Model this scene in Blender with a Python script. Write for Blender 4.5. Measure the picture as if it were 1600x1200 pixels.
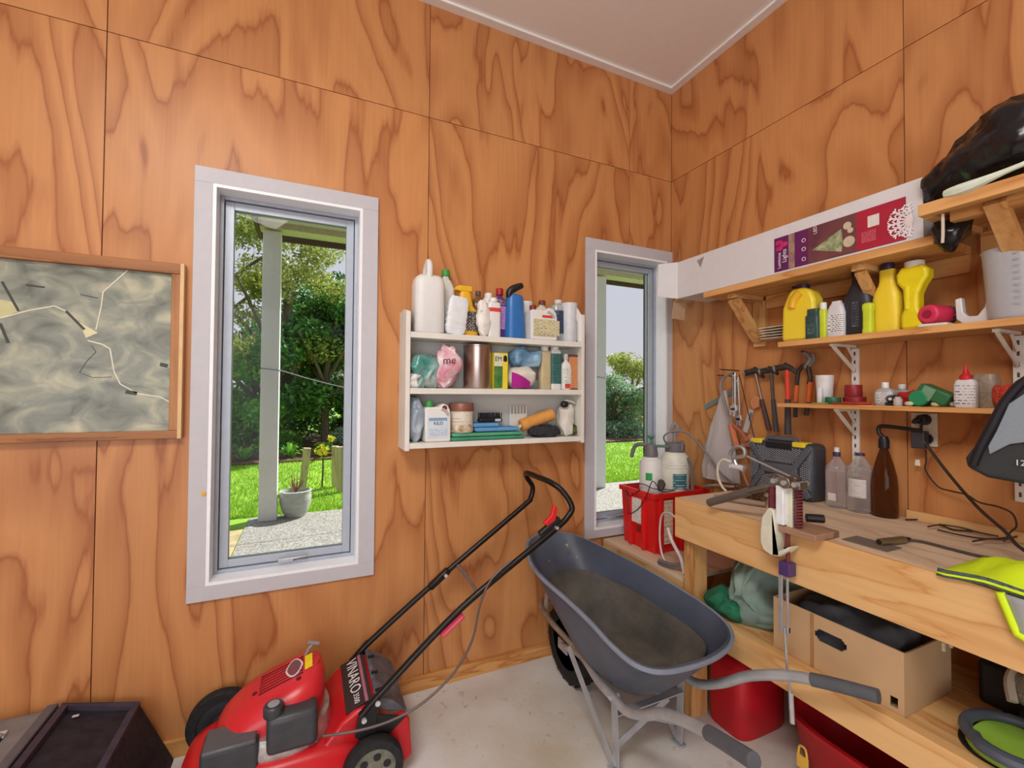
import bpy, bmesh, math, random
import numpy as np
from mathutils import Vector, Matrix
for o in list(bpy.data.objects): bpy.data.objects.remove(o)
SC = bpy.context.scene
COL = SC.collection
rnd = random.Random(7)
from mathutils import noise as MNOISE
MNOISE.seed_set(5)

# ------------------------------------------------------------------ camera
CAM = (-2.0366, -2.0882, 1.3851)
YAW, PITCH, ROLL, FPX = 0.4291, 0.0193, 0.0070, 695.88
_fw = Vector((math.sin(YAW)*math.cos(PITCH), math.cos(YAW)*math.cos(PITCH), math.sin(PITCH)))
_rt = Vector((math.cos(YAW), -math.sin(YAW), 0))
_up = _rt.cross(_fw)
RT = math.cos(ROLL)*_rt + math.sin(ROLL)*_up
UP = math.cos(ROLL)*_up - math.sin(ROLL)*_rt
cam = bpy.data.cameras.new('camera'); cam_o = bpy.data.objects.new('camera', cam); COL.objects.link(cam_o)
cam.sensor_fit = 'HORIZONTAL'; cam.sensor_width = 36.0; cam.lens = FPX/1600*36
cam.clip_start = 0.05; cam.clip_end = 300
cam_o.matrix_world = Matrix(((RT.x, UP.x, -_fw.x, CAM[0]), (RT.y, UP.y, -_fw.y, CAM[1]), (RT.z, UP.z, -_fw.z, CAM[2]), (0, 0, 0, 1)))
SC.camera = cam_o

# ------------------------------------------------------------------ sky, sun, added fill lights, exposure
SC.view_settings.view_transform = 'Standard'; SC.view_settings.look = 'None'
SC.view_settings.gamma = 1.0; SC.view_settings.use_curve_mapping = False
SC.view_settings.exposure = -0.12
W = bpy.data.worlds.new('sky'); SC.world = W; W.use_nodes = True
_n = W.node_tree.nodes; _l = W.node_tree.links
_bg = _n['Background']; _bg.inputs['Strength'].default_value = 1.35
_tc = _n.new('ShaderNodeTexCoord'); _sep = _n.new('ShaderNodeSeparateXYZ'); _rp = _n.new('ShaderNodeValToRGB')
_l.new(_tc.outputs['Generated'], _sep.inputs[0]); _l.new(_sep.outputs['Z'], _rp.inputs[0]); _l.new(_rp.outputs[0], _bg.inputs['Color'])
_rp.color_ramp.elements[0].color = (0.56, 0.53, 0.57, 1); _rp.color_ramp.elements[1].color = (0.50, 0.58, 0.74, 1)
sun = bpy.data.lights.new('sun', 'SUN'); sun.energy = 9.0; sun.angle = math.radians(0.6); sun.color = (1.0, 0.95, 0.86)
sun_o = bpy.data.objects.new('sun', sun); COL.objects.link(sun_o)
sun_o.rotation_euler = Vector((-0.70, -0.40, -0.76)).to_track_quat('-Z', 'Y').to_euler()
def area_light(name, loc, target, sx, sy, power, color):
    l = bpy.data.lights.new(name, 'AREA'); l.shape = 'RECTANGLE'; l.size = sx; l.size_y = sy; l.energy = power; l.color = color
    o = bpy.data.objects.new(name, l); COL.objects.link(o); o.location = loc
    o.rotation_euler = (Vector(target)-Vector(loc)).to_track_quat('-Z', 'Y').to_euler(); return o
# added fill light behind the camera, at an assumed door opening, and added fill lights below the ceiling, where no lamp is seen
area_light('added_rear_fill', (-3.9, -5.2, 1.5), (-0.9, -0.4, 1.2), 3.4, 2.4, 88, (0.97, 0.98, 1.0))
area_light('added_ceiling_fill', (-2.7, -2.3, 3.12), (-1.9, -1.5, 0.0), 1.3, 0.4, 50, (1.0, 0.96, 0.90))

area_light('added_ceiling_uplight', (-2.7, -2.3, 3.06), (-2.7, -2.3, 4.0), 1.3, 0.3, 9, (1.0, 0.97, 0.93))  # upward fill added to lighten the ceiling
# ------------------------------------------------------------------ helpers
def ray(px, py): return _fw + (px-800)/FPX*RT - (py-600)/FPX*UP
def atX(px, py, v): d = ray(px, py); t = (v-CAM[0])/d.x; return Vector(CAM)+t*d     # point of a sight line on the plane x = v
def atY(px, py, v): d = ray(px, py); t = (v-CAM[1])/d.y; return Vector(CAM)+t*d
def atZ(px, py, v): d = ray(px, py); t = (v-CAM[2])/d.z; return Vector(CAM)+t*d
def lin(c):
    if isinstance(c, str): c = tuple(int(c[i:i+2], 16)/255 for i in (0, 2, 4))
    return tuple((x/12.92 if x <= .04045 else ((x+.055)/1.055)**2.4) for x in c[:3])+(1,)
MATS = {}
def newmat(name):
    m = bpy.data.materials.new(name); m.use_nodes = True; return m, m.node_tree.nodes, m.node_tree.links, m.node_tree.nodes['Principled BSDF']
def M(name, col=None, rough=.5, metal=0, var=.06, scale=25, bump=0, bscale=None, trans=0, ior=1.45, spec=.5, stretch=None, col2=None, sheen=0, alpha=1, emit=0):
    if name in MATS: return MATS[name]
    m, n, l, b = newmat(name); c = lin(col)
    b.inputs['Roughness'].default_value = rough; b.inputs['Metallic'].default_value = metal
    b.inputs['Transmission Weight'].default_value = trans; b.inputs['IOR'].default_value = ior
    b.inputs['Specular IOR Level'].default_value = spec; b.inputs['Alpha'].default_value = alpha
    if sheen: b.inputs['Sheen Weight'].default_value = sheen
    tc = n.new('ShaderNodeTexCoord'); mp = n.new('ShaderNodeMapping'); l.new(tc.outputs['Object'], mp.inputs[0])
    if stretch: mp.inputs['Scale'].default_value = stretch
    if var or col2:
        nz = n.new('ShaderNodeTexNoise'); nz.inputs['Scale'].default_value = scale; nz.inputs['Detail'].default_value = 3
        l.new(mp.outputs[0], nz.inputs[0]); rp = n.new('ShaderNodeValToRGB'); l.new(nz.outputs[0], rp.inputs[0])
        rp.color_ramp.elements[0].position = .33; rp.color_ramp.elements[1].position = .67
        if col2: d = lin(col2)
        else: d = tuple(min(1, x*(1+var)) for x in c[:3])+(1,); c = tuple(x*(1-var) for x in c[:3])+(1,)
        rp.color_ramp.elements[0].color = c; rp.color_ramp.elements[1].color = d; l.new(rp.outputs[0], b.inputs['Base Color'])
    else: b.inputs['Base Color'].default_value = c
    if bump:
        nb = n.new('ShaderNodeTexNoise'); nb.inputs['Scale'].default_value = bscale or scale*2; nb.inputs['Detail'].default_value = 2
        l.new(mp.outputs[0], nb.inputs[0]); bp = n.new('ShaderNodeBump'); bp.inputs['Strength'].default_value = bump; bp.inputs['Distance'].default_value = .01
        l.new(nb.outputs[0], bp.inputs['Height']); l.new(bp.outputs[0], b.inputs['Normal'])
    MATS[name] = m; return m
def wood(name, light, dark, axis=2, rings=10, scale=1.5, along=.32, rough=.42, amt=1.0, fine=.10, jagged=.7):
    """rotary-cut or sawn timber: growth-ring contours drawn out along the grain axis"""
    if name in MATS: return MATS[name]
    m, n, l, b = newmat(name)
    tc = n.new('ShaderNodeTexCoord'); oi = n.new('ShaderNodeObjectInfo'); ad = n.new('ShaderNodeVectorMath'); ad.operation = 'MULTIPLY_ADD'
    cv = n.new('ShaderNodeCombineXYZ')
    for i in range(3): l.new(oi.outputs['Random'], cv.inputs[i])
    l.new(cv.outputs[0], ad.inputs[0]); ad.inputs[1].default_value = (31, 17, 23); l.new(tc.outputs['Object'], ad.inputs[2])
    def mapped(s, k):
        mp = n.new('ShaderNodeMapping'); v = [s, s, s]; v[axis] = s*k; mp.inputs['Scale'].default_value = v; l.new(ad.outputs[0], mp.inputs[0]); return mp
    def noise(s, k, det, dist=0):
        z = n.new('ShaderNodeTexNoise'); z.inputs['Scale'].default_value = 1; z.inputs['Detail'].default_value = det; z.inputs['Distortion'].default_value = dist
        l.new(mapped(s, k).outputs[0], z.inputs[0]); return z.outputs[0]
    def mth(op, a, bb):
        x = n.new('ShaderNodeMath'); x.operation = op
        for i, v in enumerate((a, bb)):
            if isinstance(v, (int, float)): x.inputs[i].default_value = v
            elif v is not None: l.new(v, x.inputs[i])
        return x.outputs[0]
    big = noise(scale, along, 2.6, .5); jag = noise(scale*10, .12, 4)
    h = mth('ADD', mth('MULTIPLY', big, rings), mth('MULTIPLY', jag, jagged))
    fr = mth('FRACT', h, None)
    rp = n.new('ShaderNodeValToRGB'); l.new(fr, rp.inputs[0]); e = rp.color_ramp.elements
    L, D = lin(light), lin(dark); mix = lambda t: tuple(L[i]*(1-t*amt)+D[i]*t*amt for i in range(3))+(1,)
    e[0].position = 0; e[0].color = mix(1.05); e[1].position = 1; e[1].color = mix(1.0)
    for p, t in ((.035, .55), (.11, .12), (.42, 0), (.74, .34), (.94, .60)): q = e.new(p); q.color = mix(t)
    fn = noise(90, .03, 2); pat = noise(1.1, .8, 2)
    k = mth('ADD', mth('MULTIPLY', fn, fine*2), mth('MULTIPLY', pat, .34)); k = mth('ADD', k, 1-fine-.17)
    mx = n.new('ShaderNodeVectorMath'); mx.operation = 'SCALE'; l.new(rp.outputs[0], mx.inputs[0]); l.new(k, mx.inputs['Scale'])
    l.new(mx.outputs[0], b.inputs['Base Color']); b.inputs['Roughness'].default_value = rough; b.inputs['Specular IOR Level'].default_value = .35
    bp = n.new('ShaderNodeBump'); bp.inputs['Strength'].default_value = .06; bp.inputs['Distance'].default_value = .004; l.new(fn, bp.inputs['Height']); l.new(bp.outputs[0], b.inputs['Normal'])
    MATS[name] = m; return m
def printed(name, base, ink, rows=14, cover=.5, axis=2):
    """paper label with small unreadable lines of print running across"""
    if name in MATS: return MATS[name]
    m, n, l, b = newmat(name); tc = n.new('ShaderNodeTexCoord'); mp = n.new('ShaderNodeMapping'); l.new(tc.outputs['Generated'], mp.inputs[0])
    sx = n.new('ShaderNodeSeparateXYZ'); l.new(mp.outputs[0], sx.inputs[0]); cx = n.new('ShaderNodeCombineXYZ')
    ad = n.new('ShaderNodeMath'); l.new(sx.outputs[0], ad.inputs[0]); l.new(sx.outputs[1], ad.inputs[1]); l.new(ad.outputs[0], cx.inputs[0]); l.new(sx.outputs[2], cx.inputs[1])
    br = n.new('ShaderNodeTexBrick'); l.new(cx.outputs[0], br.inputs['Vector']); br.inputs['Scale'].default_value = rows
    br.inputs['Row Height'].default_value = 1; br.inputs['Brick Width'].default_value = 1.7; br.inputs['Mortar Size'].default_value = .3; br.offset = .37
    br.inputs['Color1'].default_value = lin(ink); br.inputs['Color2'].default_value = lin(base); br.inputs['Mortar'].default_value = lin(base); br.inputs['Bias'].default_value = (cover-.5)*-2
    l.new(br.outputs['Color'], b.inputs['Base Color']); b.inputs['Roughness'].default_value = .5
    MATS[name] = m; return m

class MB:
    def __init__(s): s.v = []; s.f = []
    def add(s, vs, fs):
        o = len(s.v); s.v += [tuple(x) for x in vs]; s.f += [tuple(i+o for i in q) for q in fs]; return s
    def box(s, lo, hi, m=None):
        x0, y0, z0 = lo; x1, y1, z1 = hi
        vs = [Vector(p) for p in ((x0,y0,z0),(x1,y0,z0),(x1,y1,z0),(x0,y1,z0),(x0,y0,z1),(x1,y0,z1),(x1,y1,z1),(x0,y1,z1))]
        if m is not None: vs = [m @ p for p in vs]
        return s.add(vs, [(0,3,2,1),(4,5,6,7),(0,1,5,4),(1,2,6,5),(2,3,7,6),(3,0,4,7)])
    def beam(s, a, b, w, h, up=(0,0,1)):
        a, b = Vector(a), Vector(b); d = (b-a).normalized(); u = Vector(up); r = d.cross(u)
        if r.length < 1e-4: r = d.cross(Vector((1,0,0)))
        r.normalize(); u = r.cross(d); vs = []
        for p in (a, b):
            for i, j in ((-1,-1),(1,-1),(1,1),(-1,1)): vs.append(p+r*(i*w/2)+u*(j*h/2))
        return s.add(vs, [(0,1,2,3),(7,6,5,4),(0,4,5,1),(1,5,6,2),(2,6,7,3),(3,7,4,0)])
    def loft(s, rings, cap0=True, cap1=True, close=True):
        n = len(rings[0]); vs = [p for r in rings for p in r]; fs = []
        for k in range(len(rings)-1):
            for i in range(n if close else n-1): j = (i+1) % n; fs.append((k*n+i, k*n+j, (k+1)*n+j, (k+1)*n+i))
        if cap0: fs.append(tuple(range(n-1, -1, -1)))
        if cap1: fs.append(tuple((len(rings)-1)*n+i for i in range(n)))
        return s.add(vs, fs)
    def cyl(s, a, b, r, r2=None, n=16, cap=True):
        a, b = Vector(a), Vector(b); d = (b-a).normalized(); u = d.orthogonal().normalized(); w = d.cross(u); r2 = r if r2 is None else r2
        R_ = lambda p, q: [p+(u*math.cos(t)+w*math.sin(t))*q for t in [2*math.pi*i/n for i in range(n)]]
        return s.loft([R_(a, r), R_(b, r2)], cap, cap)
    def lathe(s, prof, c=(0,0,0), n=24, sx=1, sy=1, sq=2.0, rot=0):
        rings = []
        for r, z in prof:
            ring = []
            for i in range(n):
                t = 2*math.pi*(i+.5)/n; ct, st = math.cos(t), math.sin(t)
                k = (abs(ct)**sq+abs(st)**sq)**(-1/sq)
                x, y = r*k*ct*sx, r*k*st*sy
                ring.append((c[0]+x*math.cos(rot)-y*math.sin(rot), c[1]+x*math.sin(rot)+y*math.cos(rot), c[2]+z))
            rings.append(ring)
        return s.loft(rings)
    def tube(s, pts, r, n=8, sub=0, closed=False, cap=True, flat=None):
        pts = [Vector(p) for p in pts]
        if sub: pts = spline(pts, sub, closed)
        N = len(pts); rings = []; prev = None
        for i, p in enumerate(pts):
            if closed: d = pts[(i+1) % N]-pts[i-1]
            else: d = pts[min(i+1, N-1)]-pts[max(i-1, 0)]
            d.normalize()
            if prev is None: u = d.orthogonal().normalized()
            else:
                u = prev-d*prev.dot(d)
                if u.length < 1e-6: u = d.orthogonal()
                u.normalize()
            prev = u; w = d.cross(u); rr = r(i/(N-1)) if callable(r) else r
            rings.append([p+(u*math.cos(t)+w*math.sin(t))*rr for t in [2*math.pi*k/n for k in range(n)]])
        if closed: rings.append(rings[0])
        return s.loft(rings, cap and not closed, cap and not closed)
    def ell(s, c, r, n=16, m=10):
        if isinstance(r, (int, float)): r = (r, r, r)
        rings = []
        for j in range(1, m):
            a = math.pi*j/m; rings.append([(c[0]+r[0]*math.sin(a)*math.cos(t), c[1]+r[1]*math.sin(a)*math.sin(t), c[2]-r[2]*math.cos(a)) for t in [2*math.pi*i/n for i in range(n)]])
        return s.loft(rings)
    def prism(s, poly, fn, d0, d1):
        """poly: 2D outline, fn(u, v, d) -> 3D point"""
        n = len(poly); vs = [fn(u, v, d0) for u, v in poly]+[fn(u, v, d1) for u, v in poly]
        return s.add(vs, [tuple(range(n-1, -1, -1)), tuple(range(n, 2*n))]+[(i, (i+1) % n, n+(i+1) % n, n+i) for i in range(n)])
    def quad(s, a, b, c, d): return s.add([a, b, c, d], [(0, 1, 2, 3)])
    def xf(s, m): s.v = [tuple(m @ Vector(p)) for p in s.v]; return s
    def jitter(s, fn): s.v = [tuple(fn(Vector(p))) for p in s.v]; return s
def spline(P, sub, closed=False):
    out = []; N = len(P); R_ = range(N if closed else N-1)
    for i in R_:
        p0 = P[i-1] if (closed or i > 0) else P[0]; p1 = P[i]; p2 = P[(i+1) % N]; p3 = P[(i+2) % N] if (closed or i+2 < N) else P[-1]
        for k in range(sub):
            t = k/sub; out.append(.5*((2*p1)+(p2-p0)*t+(2*p0-5*p1+4*p2-p3)*t*t+(3*p1-p0-3*p2+p3)*t**3))
    if not closed: out.append(P[-1])
    return out
INV = {}
def T(name, label, cat, loc, rz=0, group=None, world=False, kind=None, tilt=None):
    """a thing: an Empty at its base; its parts follow"""
    o = bpy.data.objects.new(name, None); COL.objects.link(o); o.location = loc; o.rotation_euler = tilt if tilt else (0, 0, rz); o.empty_display_size = .05
    o['label'] = label
    if kind: o['kind'] = kind
    else: o['category'] = cat
    if group: o['group'] = group
    INV[o.name] = (Matrix.Translation(loc) @ o.rotation_euler.to_matrix().to_4x4()).inverted() if world else None
    return o
def part(name, mb, mat, parent=None, smooth=35, bevel=0, bseg=2, sub=0, solid=0, label=None, fixn=True, inv='p'):
    me = bpy.data.meshes.new(name); vs = mb.v; im = None; loc = None
    if parent is not None:
        im = INV.get(parent.name)
        if im is not None: vs = [tuple(im @ Vector(p)) for p in vs]
    elif inv == 'p':
        a = np.array(vs); loc = ((a[:, 0].min()+a[:, 0].max())/2, (a[:, 1].min()+a[:, 1].max())/2, a[:, 2].min()); vs = [tuple(x) for x in (a-np.array(loc))]
    me.from_pydata(vs, [], mb.f); me.update()
    if fixn:
        bm = bmesh.new(); bm.from_mesh(me); bmesh.ops.recalc_face_normals(bm, faces=bm.faces); bm.to_mesh(me); bm.free()
    if smooth: me.shade_smooth(); me.set_sharp_from_angle(angle=math.radians(smooth))
    if mat: me.materials.append(M(*mat) if isinstance(mat, tuple) else mat)
    o = bpy.data.objects.new(name, me); COL.objects.link(o)
    if loc: o.location = loc
    if parent is not None: o.parent = parent; INV[o.name] = INV.get(parent.name)
    else: INV[o.name] = Matrix.Translation(loc).inverted() if loc else None
    if solid: md = o.modifiers.new('thickness', 'SOLIDIFY'); md.thickness = solid; md.offset = 0
    if bevel: md = o.modifiers.new('bevel', 'BEVEL'); md.width = bevel; md.segments = bseg; md.limit_method = 'ANGLE'; md.angle_limit = math.radians(40)
    if sub: md = o.modifiers.new('sub', 'SUBSURF'); md.levels = sub; md.render_levels = sub
    if label: o['label'] = label
    return o
def tag(o, label, cat, group=None): o['label'] = label; o['category'] = cat; (group and o.__setitem__('group', group)); return o
def struct(o, label): o['kind'] = 'structure'; o['label'] = label; return o
def text(name, s, size, mat, parent, origin, xdir, ydir, align='CENTER', depth=.0004, sx=1.0):
    """lettering as flat mesh: origin + reading direction + up direction (in the same frame as the parent's parts)"""
    cu = bpy.data.curves.new('txt', 'FONT'); cu.body = s; cu.size = size; cu.align_x = align; cu.align_y = 'CENTER'; cu.extrude = depth; cu.resolution_u = 2
    ob = bpy.data.objects.new('txt', cu); COL.objects.link(ob); dg = bpy.context.evaluated_depsgraph_get()
    me = bpy.data.meshes.new_from_object(ob.evaluated_get(dg)); bpy.data.objects.remove(ob)
    X_, Y_ = Vector(xdir).normalized(), Vector(ydir).normalized(); Z_ = X_.cross(Y_)
    mb = MB(); mb.v = [tuple(Vector(origin)+X_*(v.co.x*sx)+Y_*v.co.y+Z_*v.co.z) for v in me.vertices]; mb.f = [tuple(p.vertices) for p in me.polygons]
    bpy.data.meshes.remove(me)
    return part(name, mb, mat, parent, smooth=0, fixn=False)
def copy_tree(o, loc, rz=None, label=None):
    c = o.copy(); COL.objects.link(c); c.location = loc
    if rz is not None: c.rotation_euler = (0, 0, rz)
    if label: c['label'] = label
    for ch in o.children:
        k = ch.copy(); COL.objects.link(k); k.parent = c
        for g in ch.children: h = g.copy(); COL.objects.link(h); h.parent = k
    return c
def wobble(amp, sc, seed=0):
    from mathutils import noise as _nz
    off = Vector((seed*7.3, seed*3.1, seed*5.7))
    return lambda p: p + _nz.noise_vector(p*sc+off)*amp + _nz.noise_vector(p*sc*2.3+off)*amp*.45
def thin(name, tint, clear=.65, rough=.12, col='e8e8ea'):
    """thin see-through plastic: part of the light passes straight, the rest is a glossy film"""
    if name in MATS: return MATS[name]
    m, n, l, b = newmat(name); b.inputs['Base Color'].default_value = lin(col); b.inputs['Roughness'].default_value = rough
    tr = n.new('ShaderNodeBsdfTransparent'); tr.inputs[0].default_value = lin(tint); mx = n.new('ShaderNodeMixShader')
    lw = n.new('ShaderNodeLayerWeight'); lw.inputs[0].default_value = .35; ma = n.new('ShaderNodeMath'); ma.operation = 'MULTIPLY_ADD'; ma.inputs[1].default_value = .55; ma.inputs[2].default_value = 1-clear
    l.new(lw.outputs['Facing'], ma.inputs[0]); l.new(ma.outputs[0], mx.inputs[0]); l.new(tr.outputs[0], mx.inputs[1]); l.new(b.outputs[0], mx.inputs[2]); l.new(mx.outputs[0], n['Material Output'].inputs[0])
    MATS[name] = m; return m
def crumple(amp, sc, seed=0):
    from mathutils import noise as _nz
    off = Vector((seed*5.3, seed*2.1, seed*4.7))
    def fn(p):
        q = p*sc+off; v = _nz.noise_vector(q*.6)*amp*.8
        r = 1-2*abs(_nz.noise(q)); r2 = 1-2*abs(_nz.noise(q*2.1+Vector((9, 4, 2)))); d = _nz.noise_vector(q*.35+Vector((3, 1, 7))).normalized()
        return p+v+d*(r*amp*.7+r2*amp*.35)
    return fn
# common materials
WHITE = M('white_paint', 'e6e4e2', .45, var=.02)
SATIN = M('white_window_paint', 'f0f3f8', .4, var=.015)
BLACKP = M('black_plastic', '1c1c20', .42, var=.15)
STEEL = M('zinc_steel', 'bcbec2', .36, .55, var=.12, scale=14)
CHROME = M('chrome', 'd5d6d8', .25, .55, var=.05)
RUBBER = M('black_rubber', '141416', .75, var=.25, scale=30, bump=.2)
HDPE = M('white_hdpe', 'e4e4e2', .38, var=.02)
PINE = wood('pine', 'dcb077', 'b97d43', axis=1, rings=7, scale=6, along=.12, rough=.5)
PINEZ = wood('pine_upright', 'd3a268', 'b07440', axis=2, rings=7, scale=6, along=.12, rough=.5)
PINEX = wood('pine_across', 'd8ab72', 'b5793f', axis=0, rings=7, scale=6, along=.12, rough=.5)
PLYZ = wood('plywood', 'c78a55', '95522a', axis=2, rings=10.5, scale=1.9, along=.30, rough=.4, jagged=.5, amt=.82)
# ------------------------------------------------------------------ the room
ZJ, ZC = 2.7016, 3.2632            # sheet joint, ceiling
def gridsolid(u0, u1, v0, v1, holes, fn, d0, d1, g=0.0):
    """a flat slab u0..u1 x v0..v1 less rectangular holes; fn(u, v, d) -> point"""
    u0 += g; u1 -= g; v0 += g; v1 -= g
    us = sorted({u0, u1, *[min(max(h[i], u0), u1) for h in holes for i in (0, 1)]}); vs = sorted({v0, v1, *[min(max(h[i], v0), v1) for h in holes for i in (2, 3)]})
    inside = lambda a, b: any(h[0] < a < h[1] and h[2] < b < h[3] for h in holes)
    cell = {}
    for i in range(len(us)-1):
        for j in range(len(vs)-1): cell[i, j] = not inside((us[i]+us[i+1])/2, (vs[j]+vs[j+1])/2)
    mb = MB()
    for (i, j), on in cell.items():
        if not on: continue
        a, b, c, d = us[i], us[i+1], vs[j], vs[j+1]
        mb.quad(fn(a, c, d0), fn(b, c, d0), fn(b, d, d0), fn(a, d, d0)); mb.quad(fn(a, c, d1), fn(a, d, d1), fn(b, d, d1), fn(b, c, d1))
        if not cell.get((i-1, j)): mb.quad(fn(a, c, d0), fn(a, d, d0), fn(a, d, d1), fn(a, c, d1))
        if not cell.get((i+1, j)): mb.quad(fn(b, c, d0), fn(b, c, d1), fn(b, d, d1), fn(b, d, d0))
        if not cell.get((i, j-1)): mb.quad(fn(a, c, d0), fn(a, c, d1), fn(b, c, d1), fn(b, c, d0))
        if not cell.get((i, j+1)): mb.quad(fn(a, d, d0), fn(b, d, d0), fn(b, d, d1), fn(a, d, d1))
    bm_merge(mb); return mb
def bm_merge(mb):
    key = {}; remap = []; vs = []
    for p in mb.v:
        k = tuple(round(x, 5) for x in p)
        if k not in key: key[k] = len(vs); vs.append(p)
        remap.append(key[k])
    mb.v = vs; mb.f = [tuple(remap[i] for i in f) for f in mb.f]
BW = lambda u, v, d: (u, d, v)                 # back wall: u = x, v = z, d = y
RW = lambda u, v, d: (d, u, v)                 # right wall: u = y, v = z, d = x
W1 = (-2.389, -1.825, .626, 2.203); W2 = (-.576, -.047, .621, 2.196)
DARKJ = M('dark_joint_timber', '4a2c16', .8, var=.2)
wb = struct(part('wall_back', gridsolid(-5.4, .15, 0, 3.35, [W1, W2], BW, .012, .20), DARKJ, smooth=0), 'back wall lined with varnished plywood sheets and two windows')
xs = [-5.127, -3.927, -2.727, -1.527, -.327, 0]
for i in range(5):
    for z0, z1 in ((0, ZJ), (ZJ, ZC+.03)):
        part('plywood_sheet', gridsolid(xs[i], xs[i+1], z0, z1, [W1, W2], BW, 0, .0125, .0016), PLYZ, wb, smooth=0)
wr = struct(part('wall_right', gridsolid(-5.6, .012, 0, 3.35, [], RW, .012, .15), DARKJ, smooth=0), 'right wall lined with varnished plywood sheets above the workbench')
ys = [0, -1.188, -2.388, -3.588, -4.788]
for i in range(4):
    for z0, z1 in ((0, ZJ), (ZJ, ZC+.03)):
        part('plywood_sheet', gridsolid(ys[i+1], ys[i], z0, z1, [], RW, 0, .0125, .0016), PLYZ, wr, smooth=0)
struct(part('wall_left', MB().box((-5.55, -5.6, 0), (-5.4, .15, 3.35)), PLYZ, smooth=0), 'far left plywood wall outside the picture')
struct(part('wall_front', MB().box((-2.2, -5.75, 0), (.15, -5.6, 3.35)).box((-5.4, -5.75, 2.75), (-2.2, -5.6, 3.35)), PLYZ, smooth=0), 'unseen plywood wall added behind the camera beside an assumed garage door opening')  # unseen wall added to cut light from behind right; door gap assumed
# concrete floor with stains
cm, cn, cl, cb = newmat('concrete'); tcn = cn.new('ShaderNodeTexCoord')
def _nz(s, d, dist=0):
    z = cn.new('ShaderNodeTexNoise'); z.inputs['Scale'].default_value = s; z.inputs['Detail'].default_value = d; z.inputs['Distortion'].default_value = dist; cl.new(tcn.outputs['Object'], z.inputs[0]); return z
a = _nz(1.7, 6); r1 = cn.new('ShaderNodeValToRGB'); cl.new(a.outputs[0], r1.inputs[0]); r1.color_ramp.elements[0].position = .3; r1.color_ramp.elements[1].position = .66
r1.color_ramp.elements[0].color = lin('bfb5a2'); r1.color_ramp.elements[1].color = lin('e6e8ea')
b2 = _nz(26, 4, .6); r2 = cn.new('ShaderNodeValToRGB'); cl.new(b2.outputs[0], r2.inputs[0]); r2.color_ramp.elements[0].position = .27; r2.color_ramp.elements[1].position = .36
r2.color_ramp.elements[0].color = (.45, .42, .40, 1); r2.color_ramp.elements[1].color = (1, 1, 1, 1)
mx = cn.new('ShaderNodeMix'); mx.data_type = 'RGBA'; mx.blend_type = 'MULTIPLY'; mx.inputs[0].default_value = .55; cl.new(r1.outputs[0], mx.inputs[6]); cl.new(r2.outputs[0], mx.inputs[7])
cl.new(mx.outputs[2], cb.inputs['Base Color']); cb.inputs['Roughness'].default_value = .62
bpn = cn.new('ShaderNodeBump'); bpn.inputs['Strength'].default_value = .12; bpn.inputs['Distance'].default_value = .01; cl.new(b2.outputs[0], bpn.inputs['Height']); cl.new(bpn.outputs[0], cb.inputs['Normal'])
struct(part('floor', MB().box((-5.4, -5.6, -.12), (.15, .2, 0)), cm, smooth=0), 'bare stained concrete garage floor')
CEIL = M('ceiling_white', 'f0f0f0', .6, var=.01)
struct(part('ceiling', MB().box((-5.4, -5.6, ZC), (.15, .2, ZC+.1)), CEIL, smooth=0), 'flat white painted ceiling')
struct(part('trim_1', MB().box((-5.4, -.045, ZC-.012), (0, 0, ZC)), CEIL, smooth=0), 'thin white cornice strip along the back wall')
struct(part('trim_2', MB().box((-.045, -5.6, ZC-.0119), (0, -.045, ZC)), CEIL, smooth=0), 'thin white cornice strip along the right wall')
BB = wood('baseboard_wood', 'd09a5c', 'ab6c34', axis=0, rings=6, scale=7, along=.1)
struct(part('baseboard_back', MB().box((-5.4, -.016, 0), (0, 0, .066)), BB, bevel=.002), 'low varnished timber skirting along the back wall')
t = T('added_ceiling_fixture', 'long white batten fixture added unseen on the ceiling behind the camera', 'added lamp', (-2.7, -2.3, ZC))  # unseen fixture added to go with the ceiling fill lights
part('housing', MB().box((-.65, -.05, -.06), (.65, .05, 0)), M('batten_white', 'e8e8e6', .5), t, bevel=.005)
for y in (-.03, .03): part('tube', MB().cyl((-.62, y, -.078), (.62, y, -.078), .013, n=14), M('tube_glass', 'f4f4f0', .3), t)
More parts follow.
